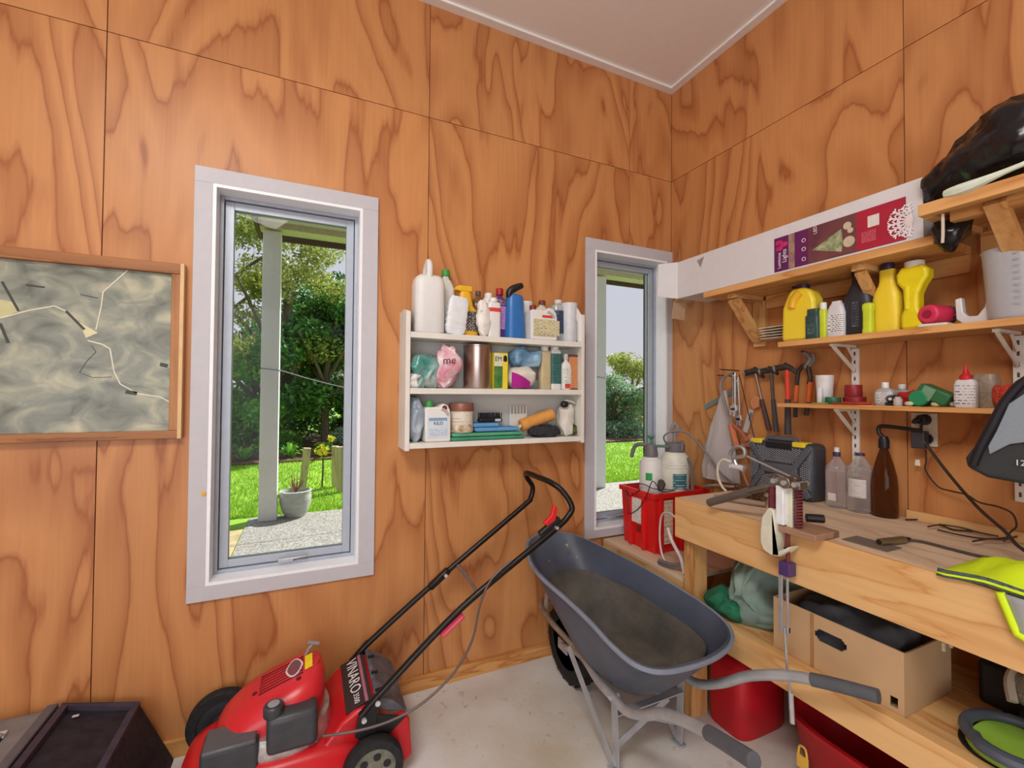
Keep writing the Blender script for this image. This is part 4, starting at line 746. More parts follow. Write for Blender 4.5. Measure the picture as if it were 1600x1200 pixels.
for pts in (left, right):
    P = spline([Vector(p) for p in pts], 5); part('handle_tube', MB().tube(P, R_T, 12), GALV, t, smooth=60)
    q = [p for p in P if p.y < -1.215]; part('grip', MB().tube(q+[q[-1]+(q[-1]-q[-2]).normalized()*.012], R_T+.0028, 12), GRIP, t, smooth=60)
for xa, xb, s_ in ((-1.003, -.995, -1), (-.676, -.683, 1)):
    part('leg_strap', MB().beam((xa, -.745, .285), (xb-.004*s_, -.745, .012), .032, .005, up=(1, 0, 0)), GALV, t, smooth=0)
    part('leg_strap', MB().beam((xa+.05*s_*-1*.3+(-.02 if s_ < 0 else .02), -.44, .30), (xb, -.735, .012), .032, .005, up=(1, 0, 0)), GALV, t, smooth=0)
    part('foot', MB().beam((xb, -.765, .006), (xb, -.715, .006), .032, .008), GALV, t, bevel=.002)
    part('bolt', MB().cyl((xa-.02, -.745, .275), (xa+.02, -.745, .275), .008, n=10), CHROME, t)
part('cross_strap', MB().beam((-.998, -.742, .09), (-.75, -.752, .205), .005, .028), GALV, t, smooth=0)
part('cross_strap', MB().beam((-.686, -.742, .09), (-.93, -.752, .205), .005, .028), GALV, t, smooth=0)
part('cross_brace', MB().beam((-1.0, -.75, .215), (-.68, -.75, .215), .03, .005), GALV, t, smooth=0)
wx, wy, wr = -.86, -.235, .178
k = Matrix.Translation((wx, wy, wr+.001)) @ Matrix.Rotation(math.pi/2, 4, 'Y')
wl = part('wheel', MB().lathe([(wr*.62, -.038), (wr*.8, -.044), (wr*.95, -.036), (wr, -.014), (wr, .014), (wr*.95, .036), (wr*.8, .044), (wr*.62, .038), (wr*.62, -.038)], n=44).xf(k), RUBBER, t, smooth=60)
for q in range(40):
    a = q*math.pi/20; c, s = math.cos(a), math.sin(a); m_ = k @ Matrix.Rotation(a, 4, 'Z'); part('tread_lug', MB().box((wr-.006, -.006, -.033 if q % 2 else .004), (wr+.0015, .006, -.004 if q % 2 else .033), m_), RUBBER, wl, smooth=0)
part('hub', MB().lathe([(0, -.05), (.02, -.05), (.022, -.03), (wr*.6, -.02), (wr*.63, -.036), (wr*.63, .036), (wr*.6, .02), (.022, .03), (.02, .05), (0, .05)], n=30).xf(k), M('hub_black', '25262a', .5), wl)
part('axle_bracket', MB().beam((-.915, -.28, .18), (-.915, -.20, .18), .006, .05).beam((-.805, -.28, .18), (-.805, -.20, .18), .006, .05), GALV, t)['kind'] = 'stuff'
part('nose_guard', MB().tube([(-.93, -.42, .245), (-.965, -.30, .285), (-.965, -.17, .30), (-.94, -.075, .312), (-.86, -.05, .318), (-.78, -.075, .312), (-.755, -.17, .30), (-.755, -.30, .285), (-.77, -.42, .245)], .013, 10, sub=4), M('guard_rusty', '9c8a78', .6, .5, var=.2, scale=30), t)
for x in (-.945, -.775): part('tray_support', MB().beam((x, -.12, .305), (x, -.16, .50), .028, .005, up=(1, 0, 0)), GALV, t, smooth=0)
# ------------------------------------------------------------------ workbench
BX, ZB = -.565, .93
BTOP = wood('bench_top_ply', 'd8bfa4', 'a88a70', axis=1, rings=5, scale=4, along=.15, rough=.6, amt=.7)
BFAS = wood('bench_fascia_ply', 'e0b57c', 'c58a4e', axis=1, rings=5, scale=4.5, along=.16, rough=.5, amt=.8)
bt = T('workbench', 'long plywood workbench with a deep front board and lower shelf along the right wall', 'workbench', (-.28, -1.9, 0), world=True)
part('worktop', MB().box((BX+.018, -3.3, ZB-.022), (-.001, -.60, ZB)), BTOP, bt, smooth=0, bevel=.0015)
part('front_board', MB().box((BX, -3.3, .760), (BX+.018, -.60, ZB)), BFAS, bt, smooth=0, bevel=.0015)
part('end_board', MB().box((BX+.018, -.618, .760), (-.001, -.60, ZB-.022)), BFAS, bt, smooth=0)
part('leg', MB().box((-.53, -.662, .0), (-.44, -.618, .76)), PINEZ, bt, smooth=0, bevel=.002)
part('leg', MB().box((-.10, -.662, .0), (-.012, -.618, .76)), PINEZ, bt, smooth=0, bevel=.002)
for y in (-2.0, -3.2): part('leg', MB().box((-.47, y-.045, .0), (-.38, y, .76)), PINEZ, bt, smooth=0)
part('shelf_rail', MB().box((-.53, -3.3, .368), (-.49, -.665, .474)), BFAS, bt, smooth=0, bevel=.002)
part('lower_shelf', MB().box((-.49, -3.3, .452), (-.012, -.665, .470)), PINE, bt, smooth=0)
part('wall_batten', MB().box((-.02, -3.3, ZB), (-.001, -1.19, ZB+.032)), PINE, bt, smooth=0, bevel=.002)
ld = T('window_ledge', 'low pale plywood ledge under the corner window holding the red crate', 'shelf', (-.26, -.3, .48), world=True)
part('ledge_top', MB().box((-.52, -.60, .552), (-.001, -.018, .570)), BTOP, ld, smooth=0, bevel=.0015)
part('ledge_front', MB().box((-.52, -.60, .46), (-.502, -.018, .552)), PINE, ld, smooth=0)
part('ledge_leg', MB().box((-.50, -.09, 0), (-.455, -.045, .552)), PINEZ, ld, smooth=0)
# red crate
CR = M('crate_red', 'd8201f', .35, var=.05, scale=8)
t = T('plastic_crate', 'bright red open plastic crate with paper labels on the window ledge', 'crate', (-.25, -.21, .571), world=True)
c0, c1 = (-.425, -.325), (-.085, -.085)
def ringb(e, z): return [(c0[0]-e, c0[1]-e, z), (c1[0]+e, c0[1]-e, z), (c1[0]+e, c1[1]+e, z), (c0[0]-e, c1[1]+e, z)]
part('shell', MB().loft([ringb(-.012, .575), ringb(-.012, .571), ringb(0, .571), ringb(.012, .872), ringb(.006, .872), ringb(-.006, .59), ringb(-.02, .585)], False, True), CR, t, smooth=0)
part('rim', MB().loft([ringb(.014, .852), ringb(.022, .852), ringb(.022, .876), ringb(.008, .876), ringb(.008, .852), ringb(.014, .852)], False, False), CR, t, smooth=0)
for y in (-.155, -.255): part('rib', MB().box((-.448, y-.010, .575), (-.43, y+.010, .855)), CR, t, smooth=0, bevel=.002)
for x in (-.40, -.26, -.12): part('rib', MB().box((x-.010, -.348, .575), (x+.010, -.33, .855)), CR, t, smooth=0, bevel=.002)
part('label', MB().box((-.4415, -.247, .70), (-.4395, -.166, .83)), printed('crate_label', 'e6e2dd', '8b8a92', 13, .5), t, smooth=0)
part('print', MB().box((-.4375, -.225, .655), (-.4355, -.195, .685)), M('crate_ink', '8b1518', .6), t, smooth=0)
part('label', MB().box((-.383, -.3435, .62), (-.325, -.3415, .84)), printed('crate_label_side', 'e3c9b2', 'b08f74', 9, .45), t, smooth=0)
GRN = M('print_green', '2f9e4f', .5); DGREY = M('sprayer_grey', '6e6c70', .45)
t = T('pressure_sprayer', 'small white pressure sprayer with a green logo standing in the red crate', 'sprayer', (-.318, -.175, .588))
part('bottle', MB().lathe([(.055, 0), (.062, .01), (.062, .40), (.057, .43), (.036, .45), (.030, .46)], n=28), HDPE, t)
part('head', MB().lathe([(.036, .45), (.037, .465), (.032, .50), (.026, .52), (.0, .525)], n=22), DGREY, t)
part('lever', MB().tube([(.0, .01, .507), (-.03, .045, .515), (-.05, .075, .50), (-.06, .09, .44)], .011, 8, sub=4), DGREY, t)
part('nozzle', MB().tube([(.0, -.01, .51), (.03, -.055, .513), (.05, -.085, .512)], .0075, 8, sub=3), M('nozzle_greengrey', '5b7868', .5), t)
part('pump_knob', MB().lathe([(.007, .52), (.007, .545), (.02, .56), (.02, .565), (0, .566)], n=16), M('knob_green', '4f8a63', .5), t)
K = Matrix.Rotation(math.radians(-52), 4, 'Z')
lb = patch('logo', t, GRN, .124, .124, 1.0, .33, .37, 16, 2, centre=-142); 
mk = MB().lathe([(0, 0), (.02, .0005), (.02, .0012), (0, .0015)], n=20)
t2 = T('garden_sprayer', 'large white garden sprayer with a teal label and carry strap beside the small sprayer', 'sprayer', (-.205, -.235, .588))
part('bottle', MB().lathe([(.068, 0), (.074, .01), (.074, .43), (.07, .455), (.05, .48), (.04, .49)], n=32), M('cloudy_white', 'dcdccf', .4), t2)
for z in (.40, .415): part('ring', MB().tube([(.075*math.cos(a), .075*math.sin(a), z) for a in [2*math.pi*i/28 for i in range(28)]], .002, 5, closed=True), M('cloudy_white', 'dcdccf', .4), t2)
part('cap', MB().lathe([(.05, .48), (.052, .485), (.052, .52), (.044, .53), (.0, .532)], n=24), DGREY, t2)
part('valve', MB().cyl((.0, -.052, .49), (0, -.052, .545), .009, n=12), DGREY, t2)
part('pump_handle', MB().tube([(0, 0, .525), (0, .0, .57), (-.012, .012, .60), (0, .0, .635), (.012, -.012, .60), (0, 0, .57)], .009, 8, sub=4), M('handle_grey', '8a898c', .4), t2)
patch('label', t2, printed('label_teal_sprayer', '2c6b72', 'cfe3e2', 6, .45), .148, .148, 1.0, .29, .37, 30, 2, centre=-112)
patch('label', t2, printed('label_scale', 'd5d4c4', 'b6b7ad', 12, .5), .148, .148, 1.0, .16, .27, 34, 2, centre=-125)
part('strap', MB().tube([(.02, -.075, .455), (.035, -.085, .40), (.04, -.085, .33), (.03, -.09, .28), (-.01, -.085, .292)], .009, 6, sub=4), M('strap_grey', '6e6a66', .7), t2)
part('hose', MB().tube([(-.03, .03, .52), (-.05, .03, .56), (-.02, .0, .59), (.04, -.06, .58), (.08, -.16, .47), (.085, -.22, .40), (.09, -.30, .352)], .0055, 6, sub=5), M('hose_grey', '77757a', .5), t2)
tag(part('grey_hose', MB().tube([(-.10, -.345, .885), (-.16, -.40, .905), (-.17, -.46, .925), (-.12, -.53, .928), (-.03, -.60, .9375), (.0-.05, -.66, .938), (-.09, -.64, .938), (-.13, -.60, .9375), (-.16, -.52, .93), (-.13, -.45, .92), (-.09, -.40, .91)], .0065, 6, sub=5), M('hose_greybrown', '8d8680', .5)), 'loop of thin grey hose lying from the crate onto the bench end', 'hose')
WIRE = M('wire_dark', '2c2626', .5)
mb = MB().tube([atX(px, py, -.45) for px, py in ((1000, 765), (985, 775), (977, 765), (982, 790), (983, 803), (1000, 792), (1012, 770), (1020, 752), (1035, 768), (1055, 766))], .0025, 5, sub=4)
tag(part('thin_wire', mb, WIRE), 'thin dark wire trailing over the front of the red crate', 'wire', 'wires on the red crate')
mb = MB().tube([(-.43, -.12, .885), (-.40, -.2, .90), (-.38, -.26, .885), (-.35, -.3, .887), (-.3, -.335, .885)], .0025, 5, sub=4)
tag(part('thin_wire', mb, WIRE), 'thin dark wire lying along the crate rim', 'wire', 'wires on the red crate')
tag(part('spray_trigger', MB().tube([(-.385, -.315, .889), (-.36, -.30, .915), (-.34, -.27, .92)], lambda u: .012+.008*math.sin(u*3), 8, sub=4), M('dusty_black', '4a4645', .6)), 'dusty dark trigger fitting lying on the crate corner', 'fitting')
# white hose and grey gun between crate and bench leg
tag(part('white_tube', MB().tube([(-.54, -.585, .83), (-.50, -.50, .83), (-.48, -.43, .80), (-.47, -.405, .70), (-.465, -.41, .62), (-.46, -.43, .578)], .0045, 6, sub=5), M('tube_white', 'd9cfcf', .35)), 'thin white plastic tube looping beside the red crate', 'tube')
t = T('caulking_nozzle', 'grey metal nozzle with a white tube lying on the ledge by the bench leg', 'nozzle', (-.47, -.47, .572), world=True)
part('nozzle', MB().tube([(-.505, -.44, .587), (-.50, -.49, .588), (-.49, -.54, .60), (-.475, -.585, .62)], lambda u: .014-.004*u, 10, sub=4), M('nozzle_grey', '8f8f92', .35, .7), t)
part('tube', MB().tube([(-.485, -.575, .575), (-.49, -.56, .64), (-.485, -.50, .70), (-.47, -.46, .745)], .008, 8, sub=5), M('tube_white', 'd9cfcf', .35), t)
# ------------------------------------------------------------------ under the bench
_w = wobble; wobble = lambda a, s_, q=0: crumple(a, s_, q)
t = bag('canvas_tarp', 'crumpled grey-green canvas tarpaulin bundled under the bench end', (-.335, -.855, .471), (.145, .13, .135), M('canvas_green', '6f8880', .8, col2='8a9d92', scale=7, bump=.25, bscale=40), 31, .05, 9, 'tarpaulin', sq=2.6, n=90, m=64)
bag('green_cloth', 'dark green folded cloth beside the tarpaulin under the bench', (-.445, -.78, .475), (.05, .085, .05), M('cloth_green', '1f6b4c', .8, var=.15), 33, .028, 14, 'cloth', sq=2.6, n=60, m=40)
wobble = _w
CARD = M('cardboard', 'c2a078', .75, var=.05, scale=6); 
t = T('cardboard_box', 'open brown cardboard carton with hand holes on the lower bench shelf', 'box', (-.36, -1.2, .471), world=True)
bx0, bx1, by0, by1, z0, z1 = -.487, -.22, -1.39, -1.0, .471, .652
hole = (-1.235, -1.15, .575, .605)
fr = gridsolid(by0, by1, z0, z1, [hole, (-1.229, -1.156, .570, .610), (-1.242, -1.143, .581, .599), (-1.375, -1.355, .485, .515), (-1.062, -1.048, .545, .565)], lambda u, v, d: (d, u, v), bx0, bx0+.005)
part('front_panel', fr, CARD, t, smooth=0)
part('end_panel', MB().box((bx0+.005, by0, z0), (bx1, by0+.005, z1-.004)), CARD, t, smooth=0); part('end_panel', MB().box((bx0+.005, by1-.005, z0), (bx1, by1, z1)), CARD, t, smooth=0)
part('back_panel', MB().box((bx1-.005, by0+.005, z0), (bx1, by1-.005, z1)), CARD, t, smooth=0); part('base', MB().box((bx0+.005, by0+.005, z0), (bx1-.005, by1-.005, z0+.004)), CARD, t, smooth=0)
part('tape_line', MB().box((bx0-.0008, -1.142, z0+.002), (bx0, -1.13, z1-.002)), M('tape_brown', 'a97e4f', .5), t, smooth=0)
for u, v in ((-.27, .60), (-.225, .66)): part('hole', MB().cyl((u, by0-.001, .61), (u, by0, .635), .006, n=8), M('hole_pale', 'd9cbb5', .6), t)
bag('dark_clothes', 'dark grey crumpled clothes filling the cardboard carton', (-.350, -1.195, .4765), (.098, .165, .098), M('cloth_charcoal', '43464e', .9, col2='5c6068', scale=9, bump=.2), 37, .022, 11, 'clothes', sq=4, n=56, m=36)
FR_ = M('fuel_red', 'b3121f', .5, var=.08, scale=12)
t = T('fuel_can', 'red plastic fuel can standing on the floor under the bench end', 'fuel can', (-.33, -.78, 0), world=True)
part('body', MB().loft([seR(-.32, -.76, .135, .09, .001, 5), seR(-.32, -.76, .14, .095, .012, 5), seR(-.32, -.76, .14, .095, .25, 5), seR(-.32, -.76, .12, .075, .29, 4), seR(-.32, -.76, .08, .05, .30, 4)]), FR_, t, smooth=50)
part('handle', MB().tube([(-.40, -.76, .29), (-.38, -.76, .335), (-.30, -.76, .345), (-.25, -.76, .30)], .014, 8, sub=4), FR_, t)
part('spout', MB().cyl((-.21, -.76, .285), (-.19, -.76, .34), .022, n=16), M('cap_black', '1d1b1c', .5), t)
t = T('plastic_tub', 'low flared red plastic tub on the floor under the bench', 'tub', (-.27, -1.22, 0), world=True)
def tubr(e, z): return seR(-.27, -1.22, .13+e, .21+e, z, 3.0, 48)
part('shell', MB().loft([tubr(-.03, .001), tubr(0, .02), tubr(.035, .20), tubr(.05, .215), tubr(.05, .225), tubr(.028, .222), tubr(.0, .03), tubr(-.06, .025)]), FR_, t, smooth=50)
part('tag', MB().prism([(-.02, 0), (.02, 0), (.02, .045), (-.02, .045)], lambda u, v, d: (d, -1.055+u, .05+v), -.415, -.411).tube([(-.413, -1.07, .095), (-.413, -1.065, .125), (-.413, -1.045, .125), (-.413, -1.04, .095)], .004, 6, sub=3), M('tag_yellow', 'e2b64a', .5), t)
# green cordless tool, glove, dark case on the lower shelf
t = T('cordless_tool', 'lime green and dark grey cordless garden tool on the lower bench shelf', 'power tool', (-.40, -1.57, .471), world=True)
LIME = M('lime_plastic', '9ccc4a', .4); TGR = M('tool_grey', '4d5460', .45, var=.1)
part('body', MB().loft([seR(-.39, -1.585, .095, .085, .474, 2.6), seR(-.39, -1.585, .10, .09, .485, 2.6), seR(-.39, -1.585, .09, .08, .502, 2.6)]), LIME, t, smooth=50)
part('guard', MB().tube([(-.39+.105*math.cos(a), -1.585+.095*math.sin(a), .512) for a in [2*math.pi*i/28 for i in range(28)]], .014, 10, closed=True), TGR, t, smooth=60)
part('handle', MB().tube([(-.47, -1.53, .515), (-.51, -1.56, .52), (-.515, -1.61, .52), (-.48, -1.66, .515)], .015, 8, sub=4), TGR, t)
part('base_plate', MB().loft([seR(-.38, -1.58, .108, .105, .4712, 2.4), seR(-.38, -1.58, .108, .105, .476, 2.4)]), BLACKP, t)
for a in (.6, 2.6): part('screw', MB().cyl((-.39+.105*math.cos(a), -1.585+.095*math.sin(a), .524), (-.39+.105*math.cos(a), -1.585+.095*math.sin(a), .528), .004, n=8), BLACKP, t)
t = bag('work_glove', 'grey knitted work glove resting at the right of the lower shelf', (-.245, -1.60, .53), (.05, .075, .055), M('knit_grey', 'a49c90', .9, var=.2, scale=110, bump=.6, bscale=200), 41, .012, 14, 'glove', sq=2.5)
part('cuff', MB().tube([(-.05, .055, .03), (-.02, .07, .07), (.02, .065, .105)], .012, 8, sub=4), M('cuff_cream', 'bdb29f', .9), t)
tag(part('dark_case', MB().box((-.20, -1.75, .471), (-.05, -1.44, .60)), M('case_dark', '23252b', .5), bevel=.015), 'dark plastic case at the back of the lower bench shelf', 'case')
bag('dark_rag', 'black rag lying under the glove on the lower shelf', (-.245, -1.60, .471), (.04, .06, .034), M('rag_dark', '25262b', .85), 43, .01, 14, 'rag')
# ------------------------------------------------------------------ on the bench
t = T('lever_press', 'cream cast hand lever press clamped to the front edge of the bench', 'press', (-.57, -1.11, ZB), world=True)
CASTW = M('cast_cream', 'd5d3c0', .45, var=.08, scale=20); MAR = M('spring_maroon', '6d3038', .45, var=.15); DST = M('dull_steel', '8d877f', .38, .9, var=.15)
yz = lambda pts, x: [(atX(px, py, x).y, atX(px, py, x).z) for px, py in pts]
prf = yz([(1208, 792), (1215, 797), (1219, 818), (1218, 845), (1217, 862), (1236, 855), (1240, 853), (1239, 858), (1225, 868), (1212, 866), (1200, 858), (1195, 845), (1195, 825), (1198, 805)], -.60)
part('clamp_frame', MB().prism(prf, lambda u, v, d: (d, u, v), -.625, -.572), CASTW, t, bevel=.004)
part('column', MB().box((-.615, -1.125, .955), (-.59, -1.098, 1.085)), M('column_white', 'e2e4e8', .4), t, bevel=.003)
part('column', MB().box((-.598, -1.142, .945), (-.578, -1.122, 1.085)), CASTW, t, bevel=.003)
for (y, x) in ((-1.155, -.585), (-1.078, -.60)):
    z0_, z1_ = (.955, 1.082) if y < -1.1 else (1.0, 1.075)
    part('spring', MB().tube([(x+.011*math.cos(a*2*math.pi), y+.011*math.sin(a*2*math.pi), z0_+(z1_-z0_)*a/13) for a in [k/8 for k in range(13*8+1)]], .0034, 5), MAR, t)
    part('guide_rod', MB().cyl((x, y, z0_-.005), (x, y, z1_+.008), .006, n=10), MAR, t)
part('press_plate', MB().box((-.612, -1.225, .932), (-.49, -1.105, .952)), wood('plate_wood', 'a68268', '7c5c48', axis=1, rings=4, scale=8, along=.15), t, bevel=.002)
part('head', MB().cyl((-.625, -1.135, 1.098), (-.565, -1.135, 1.098), .019, n=18).box((-.615, -1.18, 1.082), (-.575, -1.095, 1.104)), DST, t, bevel=.002)
for y in (-1.10, -1.135, -1.17): part('pivot_bolt', MB().cyl((-.632, y, 1.098), (-.565, y, 1.098), .008, n=10), STEEL, t)
part('lever', MB().tube([(-.60, -1.165, 1.102), (-.60, -1.09, 1.08), (-.60, -.985, 1.037)], .011, 10, sub=3), DST, t)
part('lever_grip', MB().tube([(-.60, -.99, 1.039), (-.60, -.83, .966), (-.60, -.815, .958)], lambda u: .0155, 12), M('grip_brown', '5f544c', .4), t)
part('link_rod', MB().tube([(-.59, -1.15, 1.11), (-.56, -1.04, 1.13), (-.52, -.92, 1.15)], .004, 6, sub=3), STEEL, t)
part('chain', MB().tube([(-.605, -1.06, 1.105), (-.605, -1.10, 1.115), (-.605, -1.15, 1.10)], .006, 6, sub=4), DST, t)
part('clamp_screw', MB().cyl((-.597, -1.128, .80), (-.597, -1.128, .945), .0065, n=10), MAR, t)
part('bracket', MB().box((-.612, -1.142, .79), (-.576, -1.105, .835)), M('bracket_purple', '4a3566', .4), t, bevel=.003)
part('side_rail', MB().box((-.604, -1.112, .60), (-.598, -1.099, .82)), STEEL, t, bevel=.001); part('side_rail', MB().box((-.604, -1.132, .60), (-.598, -1.125, .82)), STEEL, t, bevel=.001)
part('long_rod', MB().tube([(-.60, -1.118, .62), (-.60, -1.125, .50), (-.60, -1.138, .40)], .004, 8, sub=3).cyl((-.60, -1.137, .42), (-.60, -1.142, .325), .0075, n=10), STEEL, t)
tag(part('black_cylinder', MB().cyl((-.49, -1.12, .9665), (-.45, -1.155, .9665), .014, n=16), BLACKP, bevel=.002), 'small black cylinder lying on the bench behind the press', 'cylinder')
tag(part('dark_board', MB().box((-.505, -1.36, ZB+.001), (-.425, -1.24, ZB+.003)), M('stain_dark', '6f6258', .6)), 'thin dark offcut lying flat beside the press plate', 'offcut')
# bottle brush and clamp
t = T('bottle_brush', 'brown-bristled cylindrical brush lying on the bench end', 'brush', (-.32, -.80, ZB+.04), world=True)
br0, br1 = Vector((-.36, -.745, ZB+.038)), Vector((-.33, -.855, ZB+.04))
part('core', MB().tube([br0+(br0-br1)*.05, br1+(br1-br0)*.8], .004, 6), STEEL, t)
mb = MB(); ax = (br1-br0).normalized(); u_ = ax.orthogonal().normalized(); v_ = ax.cross(u_)
for i in range(900):
    q = rnd.random(); a = rnd.random()*6.28; d = u_*math.cos(a)+v_*math.sin(a); p = br0+(br1-br0)*q; mb.beam(p+d*.004, p+d*(.030+.006*rnd.random())+ax*rnd.uniform(-.004, .004), .0016, .0016)
b = part('bristles', mb, M('bristle_brown', '7b5438', .8), t, smooth=0); b['kind'] = 'stuff'
tag(part('wooden_handle', MB().tube([(-.44, -.70, ZB+.013), (-.40, -.79, ZB+.013), (-.36, -.88, ZB+.013)], lambda u: .009+.003*math.sin(u*3), 10, sub=3), M('handle_greybrown', '95806f', .6)), 'worn wooden tool handle lying on the bench under the brush', 'handle')
t = T('spring_clamp', 'silver metal clamp with a white hose loop on the bench end', 'clamp', (-.22, -.65, ZB), world=True)
SILV = M('clamp_silver', 'c9ccd2', .32, .8)
pts = [(1143, 722), (1140, 712), (1145, 702), (1155, 698), (1163, 702), (1163, 712), (1155, 714), (1148, 716), (1150, 726), (1158, 734), (1166, 728)]
part('jaw', MB().tube([atX(px, py, -.22) for px, py in pts], .009, 8, sub=4), SILV, t)
part('barrel', MB().cyl(atX(1142, 728, -.22), atX(1162, 732, -.22), .014, n=14), M('barrel_white', 'd7dadf', .4), t)
part('hose_loop', MB().tube([atX(px, py, -.24) for px, py in ((1142, 722), (1130, 718), (1122, 728), (1122, 745), (1128, 760), (1135, 768))], .006, 8, sub=4), M('tube_cream', 'ddd8c6', .4), t)
part('stem', MB().tube([atX(1160, 735, -.22), atX(1166, 752, -.22), Vector((-.24, -.74, ZB+.004))], .005, 6), M('stem_copper', 'b98a72', .4, .6), t)
# drill case
t = T('drill_case', 'charcoal plastic tool case with mesh panels and yellow latches on the bench', 'tool case', (-.06, -.765, ZB), world=True)
y0, y1, zt = -.915, -.615, ZB+.245; CASE = M('case_charcoal', '3c3f47', .45, var=.08); CASE2 = M('case_rib_grey', '565a63', .42)
part('shell', MB().box((-.115, y0, ZB+.001), (-.012, y1, zt)), CASE, t, bevel=.022, bseg=3)
yc, zc = (y0+y1)/2, (ZB+zt)/2
part('centre_panel', MB().prism([(yc-.085, zc-.022), (yc+.085, zc-.022), (yc+.085, zc+.022), (yc-.085, zc+.022)], lambda u, v, d: (d, u, v), -.122, -.112), CASE2, t, bevel=.004)
for sy in (-1, 1):
    for sz in (-1, 1): part('corner_rib', MB().beam((-.117, yc+sy*.075, zc+sz*.018), (-.117, yc+sy*.135, zc+sz*.105), .026, .012, up=(1, 0, 0)), CASE2, t, bevel=.003)
def mesh_panel(poly):
    c = poly; mb = MB()
    ys_ = [p[0] for p in c]; zs_ = [p[1] for p in c]
    def ins(y, z):
        r_ = False; j = len(c)-1
        for i in range(len(c)):
            if (c[i][1] > z) != (c[j][1] > z) and y < (c[j][0]-c[i][0])*(z-c[i][1])/(c[j][1]-c[i][1])+c[i][0]: r_ = not r_
            j = i
        return r_
    yy = min(ys_); row = 0
    while yy < max(ys_):
        zz = min(zs_)+(.0035 if row % 2 else 0)
        while zz < max(zs_):
            if ins(yy, zz): mb.box((-.1175, yy-.0018, zz-.0018), (-.1145, yy+.0018, zz+.0018))
            zz += .0088
        yy += .0075; row += 1
    o = part('mesh_panel', mb, M('mesh_pale', 'a9acb4', .5), t, smooth=0); o['kind'] = 'stuff'
mesh_panel([(yc-.11, zc+.098), (yc+.11, zc+.098), (yc+.07, zc+.034), (yc-.07, zc+.034)]); mesh_panel([(yc-.11, zc-.105), (yc+.11, zc-.105), (yc+.07, zc-.034), (yc-.07, zc-.034)])
mesh_panel([(yc-.138, zc+.075), (yc-.138, zc-.075), (yc-.098, zc-.02), (yc-.098, zc+.02)]); mesh_panel([(yc+.138, zc+.075), (yc+.138, zc-.075), (yc+.098, zc-.02), (yc+.098, zc+.02)])
for y in (y0+.06, y1-.04): part('latch', MB().box((-.118, y-.028, zt-.018), (-.06, y+.028, zt+.004)), M('latch_yellow', 'e6cf34', .45), t, bevel=.004)
part('handle', MB().tube([(-.09, yc+.07, zt-.004), (-.092, yc+.066, zt+.012), (-.092, yc-.066, zt+.012), (-.09, yc-.07, zt-.004)], .011, 8), CASE2, t)
part('handle_recess', MB().box((-.118, yc-.06, zt-.034), (-.1145, yc+.06, zt-.006)), BLACKP, t, bevel=.001)
# drink bottles
PET = thin('clear_pet', 'efeae6', .86, .1); BRN = thin('brown_pet', 'b06a30', .72, .1, '6b3f1e')
PBODY = [(.8, 0), (.95, .015), (1, .05), (1, .30), (.95, .33), (1, .36), (1, .62), (.97, .68), (.80, .78), (.5, .87), (.30, .92), (.28, .98)]
def petb(label, loc, w, h, mat, capm, grp, caph=1.04):
    t = bottle('plastic_bottle', label, loc, w, w, h, PBODY, mat, cap=(capm, w*.17, .955, caph), group=grp, n=32)
    for z in (.70, .73, .76): part('ridge', MB().tube([(w*.5*(1.0-.9*(z-.66))*math.cos(a), w*.5*(1.0-.9*(z-.66))*math.sin(a), z*h) for a in [2*math.pi*i/24 for i in range(24)]], .002, 5, closed=True), mat, t)
    return t
GB = 'empty bottles at the back of the bench'
t = petb('clear ribbed plastic bottle with a white sports cap next to the drill case', (-.075, -.985, ZB), .078, .215, PET, M('cap_navy', '3d3350', .45), GB)
part('sports_cap', MB().lathe([(.010, .222), (.009, .236), (.011, .24), (.0, .244)], n=14), HDPE, t); part('price_label', MB().box((-.039, -.018, .03), (-.0385, .012, .06)).xf(Matrix.Translation((-.0012, 0, 0))), printed('tag_white', 'd9cfca', '9a918e', 8, .5), t, smooth=0)
t = petb('clear ribbed plastic bottle with a purple cap in the middle of the three', (-.065, -1.065, ZB), .088, .228, PET, M('cap_navy', '3d3350', .45), GB, 1.0)
patch('label', t, printed('pet_print', 'c9c3c0', '8d8688', 10, .4), .088, .088, 1.0, .06, .13, 40, 2, centre=-170)
t = bottle('pump_bottle', 'tall brown plastic bottle with a long black pump spout', (-.06, -1.142, ZB), .082, .082, .27, [(.85, 0), (1, .02), (1, .42), (.92, .56), (.68, .74), (.42, .88), (.32, .93), (.30, .96)], BRN, group=GB, n=32)
part('pump_collar', MB().lathe([(.016, .255), (.017, .26), (.017, .285), (.012, .30), (.0, .302)], n=18), BLACKP, t)
part('pump_spout', MB().tube([(0, 0, .295), (-.005, .012, .31), (-.006, .012, .335), (-.004, -.02, .338), (.0, -.115, .330)], .0075, 8, sub=3), BLACKP, t)
tag(part('microphone_cable', MB().tube([atZ(px, py, ZB+.006) for px, py in ((1412, 843), (1440, 846), (1480, 856), (1520, 866), (1560, 874), (1600, 880), (1660, 890))], .0042, 6, sub=4), M('cable_brown', '4b4640', .5)), 'brown cable running from a metal plug across the bench top', 'cable')
t = T('cable_plug', 'metal cylindrical audio plug on the end of the bench cable', 'plug', atZ(1394, 846, ZB), world=True)
a, b = atZ(1374, 847, ZB+.0125), atZ(1412, 843, ZB+.0125); part('shell', MB().cyl(a, b, .0105, n=16), M('plug_brass', '968a6c', .35, .8), t); part('socket', MB().cyl(a+(a-b)*.02, a, .0075, n=14), BLACKP, t); part('boot', MB().cyl(b, b+(b-a)*.25, .0085, .005, n=12), BLACKP, t)
CORD = M('cord_brown', '3a2a20', .5)
